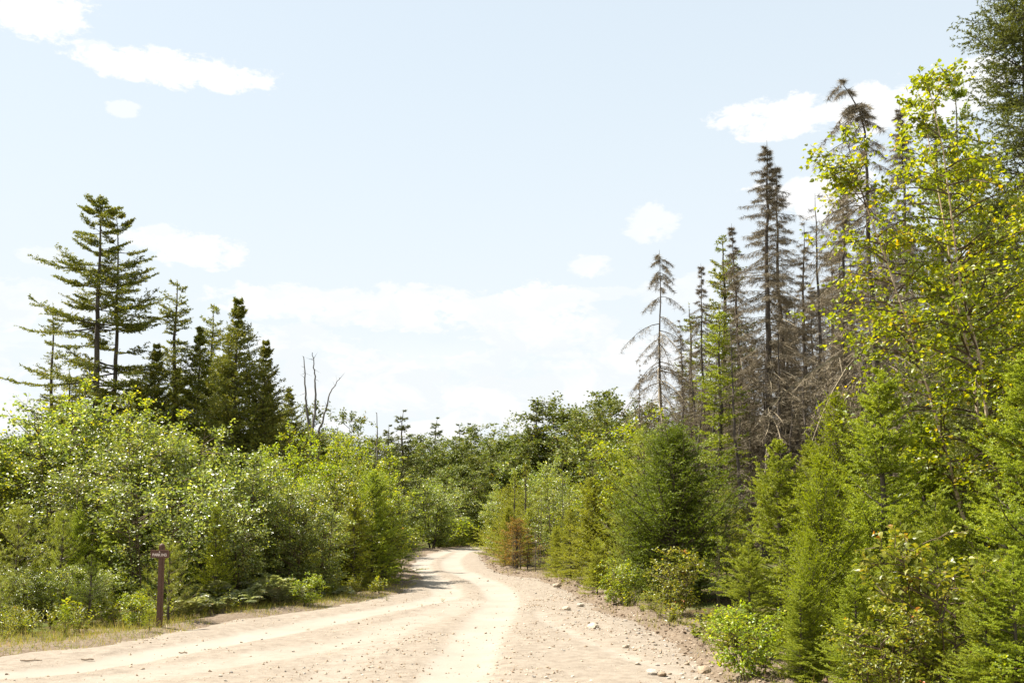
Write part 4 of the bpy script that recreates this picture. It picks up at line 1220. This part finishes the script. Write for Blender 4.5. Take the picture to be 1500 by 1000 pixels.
# ------------------------------------------------------------------ ferns and herbs
for i in range(30):
    px = 288 + (i % 10) * 15 + rr.uniform(-7, 7) if i < 22 else 440 + rr.uniform(0, 70)
    py = float(np.interp(px, [280, 400, 520], [912, 893, 878])) - rr.uniform(0, 22)
    x, y = ground_pt(px, py)
    place('fern_a' if i % 2 else 'fern_b', 0, y, None, 'pale silvery fern in the patch right of the parking sign', 'fern', 'fern', group='ferns right of the parking sign', H=rr.uniform(.26, .58), x=x, tilt=(rr.uniform(-.25, .25), rr.uniform(-.25, .25)))
verge = []
for i in range(150):
    px = rr.uniform(-60, 590)
    py = np.interp(px, [0, 150, 300, 400, 520, 585], [940, 926, 905, 890, 876, 862]) + rr.uniform(-16, 4)
    x, y = ground_pt(px, py); verge.append((x, y, 'left'))
for i in range(45):
    py = rr.uniform(850, 990)
    px = np.interp(py, [843, 850, 868, 895, 915, 950, 985], [750, 800, 850, 905, 965, 1030, 1080]) + rr.uniform(0, 45)
    x, y = ground_pt(px, py); verge.append((x, y, 'right'))
for i, (x, y, sd_) in enumerate(verge):
    place(['herb_a', 'herb_b', 'herb_c'][i % 3], 0, y, None, 'low leafy weed on the %s verge of the road' % sd_, 'weed', 'plant', group='weeds on the %s verge' % sd_, H=rr.uniform(.15, .55) * (1 if sd_ == 'left' else .8), x=x)
for i, (px, py, h) in enumerate([(567, 884, .12), (648, 884, .10), (618, 893, .06), (660, 868, .06), (590, 925, .05), (452, 925, .04), (700, 975, .04)]):
    x, y = ground_pt(px, py)
    place('herb_b', 0, y, None, 'tiny grass tuft growing on the road between the wheel tracks', 'grass_tuft', 'grass', group='tufts on the road', H=h, x=x, wide=1.8, mat='grass')

# grass (stuff)
rng = np.random.default_rng(99)
def scatter(n, xr, yr, cond):
    x = rng.uniform(*xr, n); y = rng.uniform(*yr, n)
    sd = road_sd(x, y)
    k = cond(x, y, sd)
    x, y, sd = x[k], y[k], sd[k]
    z = np.maximum(ground_h(x, y, sd), np.where(sd > -.4, road_h(x, y, sd, track_mask(x, y)), -9))
    return x, y, z, sd


x, y, z, sd = scatter(90000, (-16, 0), (12, 30), lambda x, y, s: (s < .15 + .4 * vnoise(x, y, 1.3, 31)) & (s > -2.2) & (vnoise(x, y, 1.1, 33) + vnoise(x, y, 4, 34) * .6 > -.12))
g = Geo()
P = np.stack([x, y, z], 1)
D = rng.normal(size=P.shape) * .45 + np.array([0, 0, 1.])
hgt = rng.uniform(.03, .12, len(P)) * (1 + np.clip(-sd, 0, 1.2))
slivers(g, P, P + unit(D) * hgt[:, None], .008, rng)
tag(link('verge_grass', g.mesh('verge_grass', M['grass'])), 'thin dry yellow green grass along the left verge', 'grass', kind='stuff')
x, y, z, sd = scatter(40000, (-3, 9), (10, 45), lambda x, y, s: (s < .0) & (s > -3) & (vnoise(x, y, .9, 35) > .1) & (right_side(x, y) > .5))
g = Geo(); P = np.stack([x, y, z], 1); D = rng.normal(size=P.shape) * .45 + np.array([0, 0, 1.])
slivers(g, P, P + unit(D) * rng.uniform(.05, .16, len(P))[:, None], .009, rng)
tag(link('bank_grass', g.mesh('bank_grass', M['grass'])), 'sparse grass on the right bank', 'grass', kind='stuff')

# ------------------------------------------------------------------ stones, pebbles, clods
def blob(seed, sub=2, fl=.6):
    bpy_me = bpy.data.meshes.new('stone')
    import bmesh
    bm = bmesh.new(); bmesh.ops.create_icosphere(bm, subdivisions=sub, radius=.5)
    r = np.random.default_rng(seed); ax = r.normal(size=(9, 3)); ax /= np.linalg.norm(ax, axis=1)[:, None]; off = r.uniform(.28, .45, 9)
    for v in bm.verts:
        c = np.array(v.co)
        for a_, o_ in zip(ax, off):
            d_ = c @ a_ - o_
            if d_ > 0: c = c - a_ * d_ * .85
        v.co = c * (1, .8, fl)
    bm.to_mesh(bpy_me); bm.free()
    bpy_me.materials.append(M['stone'])
    return bpy_me


stones = [blob(i, 2, .5 + .05 * i) for i in range(6)]
named_st = [(1030, 985, .26, 'largest rounded tan stone at the right road edge near the overhanging bush'), (868, 926, .30, 'pale angular stone at the edge of the dirt bank'),
            (850, 892, .20, 'pale stone at the foot of the light firs'), (830, 897, .26, 'flat pale slab at the right road edge'), (816, 862, .34, 'large flat pale stone where the bank begins'),
            (955, 993, .18, 'flat pale stone at the bottom of the photo'), (970, 995, .16, 'rounded grey stone at the bottom of the photo'), (1068, 982, .24, 'pale stone under the overhanging bush'),
            (917, 952, .12, 'brown stone below the dirt bank'), (935, 975, .1, 'small brown stone near the flat pale one')]
for px, py, s_, lab in named_st:
    x, y = ground_pt(px, py)
    o = link('stone', stones[rr.randrange(6)], loc=(x, y, zat(x, y) + s_ * .1)); o.scale = (s_, s_, s_ * .8); o.rotation_euler = (rr.uniform(-.2, .2), rr.uniform(-.2, .2), rr.random() * 6)
    tag(o, lab, 'stone')
n = 0
while n < 230:
    if n % 3: py = rr.uniform(845, 1000); px = np.interp(py, [843, 850, 868, 895, 915, 950, 1000], [735, 780, 830, 870, 925, 985, 1050]) + rr.gauss(-25, 28)
    else: py = rr.uniform(870, 998); px = rr.uniform(0, 1000)
    x, y = ground_pt(px, py)
    s_ = rr.uniform(.03, .09) * (1 if n % 3 else .7)
    o = link('stone', stones[rr.randrange(6)], loc=(x, y, zat(x, y) + s_ * .12)); o.scale = (s_, s_ * rr.uniform(.7, 1.1), s_ * rr.uniform(.5, .9)); o.rotation_euler = (rr.uniform(-.3, .3), rr.uniform(-.3, .3), rr.random() * 6)
    tag(o, 'small loose stone lying on the gravel at the right side' if n % 3 else 'small loose stone lying on the open road surface', 'stone', 'loose stones at the right side' if n % 3 else 'loose stones on the open road')
    n += 1


def crumbs(g, P, S, rng):
    """angular crumbs: octahedra pushed out of shape"""
    n = len(P)
    base = np.array([[1, 0, 0], [-1, 0, 0], [0, 1, 0], [0, -1, 0], [0, 0, .7], [0, 0, -.6]])
    V = base[None] * S[:, None, None] * rng.uniform(.55, 1.25, (n, 6, 1)) + rng.normal(size=(n, 6, 3)) * S[:, None, None] * .15
    a = rng.random(n) * 6.28; c, s = np.cos(a)[:, None], np.sin(a)[:, None]
    V = np.stack([V[..., 0] * c - V[..., 1] * s, V[..., 0] * s + V[..., 1] * c, V[..., 2]], -1) + P[:, None]
    f = np.array([[0, 2, 4], [2, 1, 4], [1, 3, 4], [3, 0, 4], [2, 0, 5], [1, 2, 5], [3, 1, 5], [0, 3, 5]])
    g.add(V, f3=(np.arange(n)[:, None, None] * 6 + f[None]).reshape(-1, 3))


x, y, z, sd = scatter(60000, (-15, 7), (10.5, 34), lambda x, y, s: (s > -.3) & (rng.random(len(x)) < .9 - .8 * track_mask(x, y)) & ((x > 0.3 * (y - 22)) | (rng.random(len(x)) < .35)) & (vnoise(x, y, .8, 41) + vnoise(x, y, 3, 42) * .7 > -.15))
x, y, z = x[:16000], y[:16000], z[:16000]
g = Geo(); S = .006 + .02 * rng.random(len(x)) ** 3
crumbs(g, np.stack([x, y, z + S * .3], 1), S, rng)
tag(link('road_pebbles', g.mesh('road_pebbles', M['pebble'])), 'fine loose pebbles strewn over the gravel road', 'gravel', kind='stuff')
x, y, z, sd = scatter(60000, (-3, 9), (10, 60), lambda x, y, s: (s < .25) & (s > -1.4) & (right_side(x, y) > .4) & (rng.random(len(x)) < np.exp(-((s + .4) / .5) ** 2)))
x, y, z = x[:11000], y[:11000], z[:11000]
g = Geo(); S = .009 + .035 * rng.random(len(x)) ** 3
crumbs(g, np.stack([x, y, z + S * .3], 1), S, rng)
tag(link('dirt_clods', g.mesh('dirt_clods', M['clod'])), 'crumbled brown dirt clods of the bank along the right road edge', 'dirt', kind='stuff')

# dirt mound by the ferns, sticks
def mound():
    x0, y0 = ground_pt(290, 908); y0 += .6
    g_ = Geo(); n = 26
    u = np.linspace(-1, 1, n); UU, VV = np.meshgrid(u, u)
    r = np.hypot(UU, VV)
    h_ = .22 * np.clip(1 - r ** 2, 0, 1) ** 1.2 * (1 + .5 * vnoise(UU * 5, VV * 5, 1, 3)) + .05 * vnoise(UU * 14, VV * 14, 1, 5) - .04
    i_ = np.arange(n * n).reshape(n, n)
    g_.add(np.stack([UU * .55, VV * .45, h_], -1), f4=np.stack([i_[:-1, :-1], i_[:-1, 1:], i_[1:, 1:], i_[1:, :-1]], -1))
    me = g_.mesh('dirt_mound', M['ground'], True)
    a = me.attributes.new('edge', 'FLOAT', 'POINT'); a.data.foreach_set('value', np.full(n * n, .75, np.float32))
    o = link('dirt_mound', me, loc=(x0, y0, zat(x0, y0)))
    tag(o, 'small heap of bare sandy dirt between the sign and the ferns', 'dirt mound', kind='structure')


mound()


def stick(px, py, L, ang, lab, r=.012, lift=.02, curve=.1):
    x, y = ground_pt(px, py)
    s = np.linspace(-.5, .5, 9)
    P = np.stack([s * L * math.cos(ang), s * L * math.sin(ang) + curve * L * (s * s), lift + .02 * np.sin(s * 9)], 1)
    P[:, 2] = lift + .004 * np.sin(s * 9)
    g_ = Geo(); tubes(g_, P[None], (r * (1 - .3 * np.abs(s)))[None], 6)
    b0 = P[5]; slivers(g_, b0[None], (b0 + [.08 * L, .12 * L, .03])[None], r, rng)
    o = link('stick', g_.mesh('stick', M['stick'], True), loc=(x, y, zat(x, y)))
    tag(o, lab, 'stick')


stick(45, 970, .28, .1, 'dark stick lying at the left edge of the gravel')
stick(128, 968, .16, .3, 'short pale stick lying right of the dark one')
stick(268, 957, .12, .1, 'tiny stick lying on the gravel below the sign')
stick(1075, 968, .7, -1.0, 'pale bent twig under the near spruces at the right', .012, .12, .3)

# ------------------------------------------------------------------ parking sign
def sign():
    m, n_ = new_mat('brown_sign_paint')
    tcn = n_.add('ShaderNodeTexCoord')
    a = n_.noise(tcn.outputs['Object'], 30, 4, .6)
    out(n_, principled(n_, n_.ramp(a, [(.3, (.075, .036, .022)), (.7, (.115, .058, .037))]), .6, .35).outputs[0])
    mw, n2 = new_mat('cream_lettering')
    out(n2, principled(n2, (.72, .60, .52), .6, .3).outputs[0])
    mb, n3 = new_mat('bolt_steel')
    out(n3, principled(n3, (.12, .11, .10), .5, .5).outputs[0])
    import bmesh
    x, y = ground_pt(233, 926)
    z0 = zat(x, y)
    e = bpy.data.objects.new('parking_sign', None); COL.objects.link(e); e.location = (x, y, z0)
    e.rotation_euler = (0, math.radians(.6), math.radians(-10))
    tag(e, 'brown wooden parking sign on a square post at the left verge', 'sign')

    def box(sx, sy, sz, c, bev=.006, name='b'):
        bm = bmesh.new(); bmesh.ops.create_cube(bm, size=1)
        for v in bm.verts: v.co = Vector((v.co.x * sx + c[0], v.co.y * sy + c[1], v.co.z * sz + c[2]))
        bmesh.ops.bevel(bm, geom=bm.edges[:], offset=bev, segments=2, affect='EDGES')
        me = bpy.data.meshes.new(name); bm.to_mesh(me); bm.free()
        return me
    H = 1.40
    me = box(.082, .082, H + .2, (0, 0, (H - .2) / 2), .007, 'sign_post'); me.materials.append(m); link('post', me, e)
    # rounded cap
    bm = bmesh.new(); r = bmesh.ops.create_uvsphere(bm, u_segments=12, v_segments=8, radius=.046)
    for v in bm.verts: v.co.z = H - .004 + max(v.co.z, -.01) * 1.1
    me = bpy.data.meshes.new('post_cap'); bm.to_mesh(me); bm.free(); me.materials.append(m); link('post_cap', me, e)
    W_, H_ = .335, .135; zc = 1.265
    me = box(W_, .028, H_, (0, -.061, zc), .006, 'sign_board'); me.materials.append(m); bd = link('board', me, e)
    # raised pale rim
    bm = bmesh.new()
    for (a0, b0, c0, d0) in ((-W_ / 2, W_ / 2, H_ / 2 - .005, H_ / 2), (-W_ / 2, W_ / 2, -H_ / 2, -H_ / 2 + .005), (-W_ / 2, -W_ / 2 + .005, -H_ / 2 + .006, H_ / 2 - .006), (W_ / 2 - .005, W_ / 2, -H_ / 2 + .006, H_ / 2 - .006)):
        vs = [bm.verts.new((q[0], yy, zc + q[1])) for yy in (-.079, -.0745) for q in ((a0, c0), (b0, c0), (b0, d0), (a0, d0))]
        for f in ((0, 1, 2, 3), (7, 6, 5, 4), (0, 4, 5, 1), (1, 5, 6, 2), (2, 6, 7, 3), (3, 7, 4, 0)): bm.faces.new([vs[i] for i in f])
    me = bpy.data.meshes.new('board_rim'); bm.to_mesh(me); bm.free()
    mr, n4 = new_mat('worn_rim'); out(n4, principled(n4, (.22, .11, .08), .6, .3).outputs[0]); me.materials.append(mr)
    link('rim', me, bd)
    for i, chr_ in enumerate("PARKING"):
        fc = bpy.data.curves.new('letter', 'FONT'); fc.body = chr_; fc.size = .066; fc.extrude = .002; fc.offset = .0016; fc.align_x = 'CENTER'
        tmp = bpy.data.objects.new('tmp', fc)
        me = bpy.data.meshes.new_from_object(tmp); bpy.data.objects.remove(tmp)
        me.materials.clear(); me.materials.append(mw)
        o = link('letter', me, bd, (-.117 + i * .0385 + (.004 if chr_ in 'N' else 0), -.0785, zc - .038)); o.rotation_euler = (math.pi / 2, 0, 0)
    # small arrow head above the word
    bm = bmesh.new(); vs = [bm.verts.new((q[0], -.0785, zc + q[1])) for q in ((-.014, .026), (.014, .026), (0, .05))]
    f = bm.faces.new(vs); r = bmesh.ops.extrude_face_region(bm, geom=[f])
    for v in [q for q in r['geom'] if isinstance(q, bmesh.types.BMVert)]: v.co.y += .004
    me = bpy.data.meshes.new('arrow'); bm.to_mesh(me); bm.free(); me.materials.append(mw); link('arrow_mark', me, bd)
    for sx_ in (-.022, .022):
        bm = bmesh.new(); bmesh.ops.create_cone(bm, cap_ends=True, segments=6, radius1=.007, radius2=.007, depth=.008)
        for v in bm.verts: v.co = Vector((v.co.x + sx_, -.078 + v.co.z * 0 + (v.co.z) * .5, v.co.y + zc - .052))
        me = bpy.data.meshes.new('bolt'); bm.to_mesh(me); bm.free(); me.materials.append(mb); link('bolt', me, bd)
    return e


sign()
tot = sum(len(m.polygons) for m in bpy.data.meshes)
print('polygons unique', tot, 'objects', len(bpy.data.objects))
for k, a_ in A.items():
    print(k, [len(m.polygons) for _, m in a_['parts']])
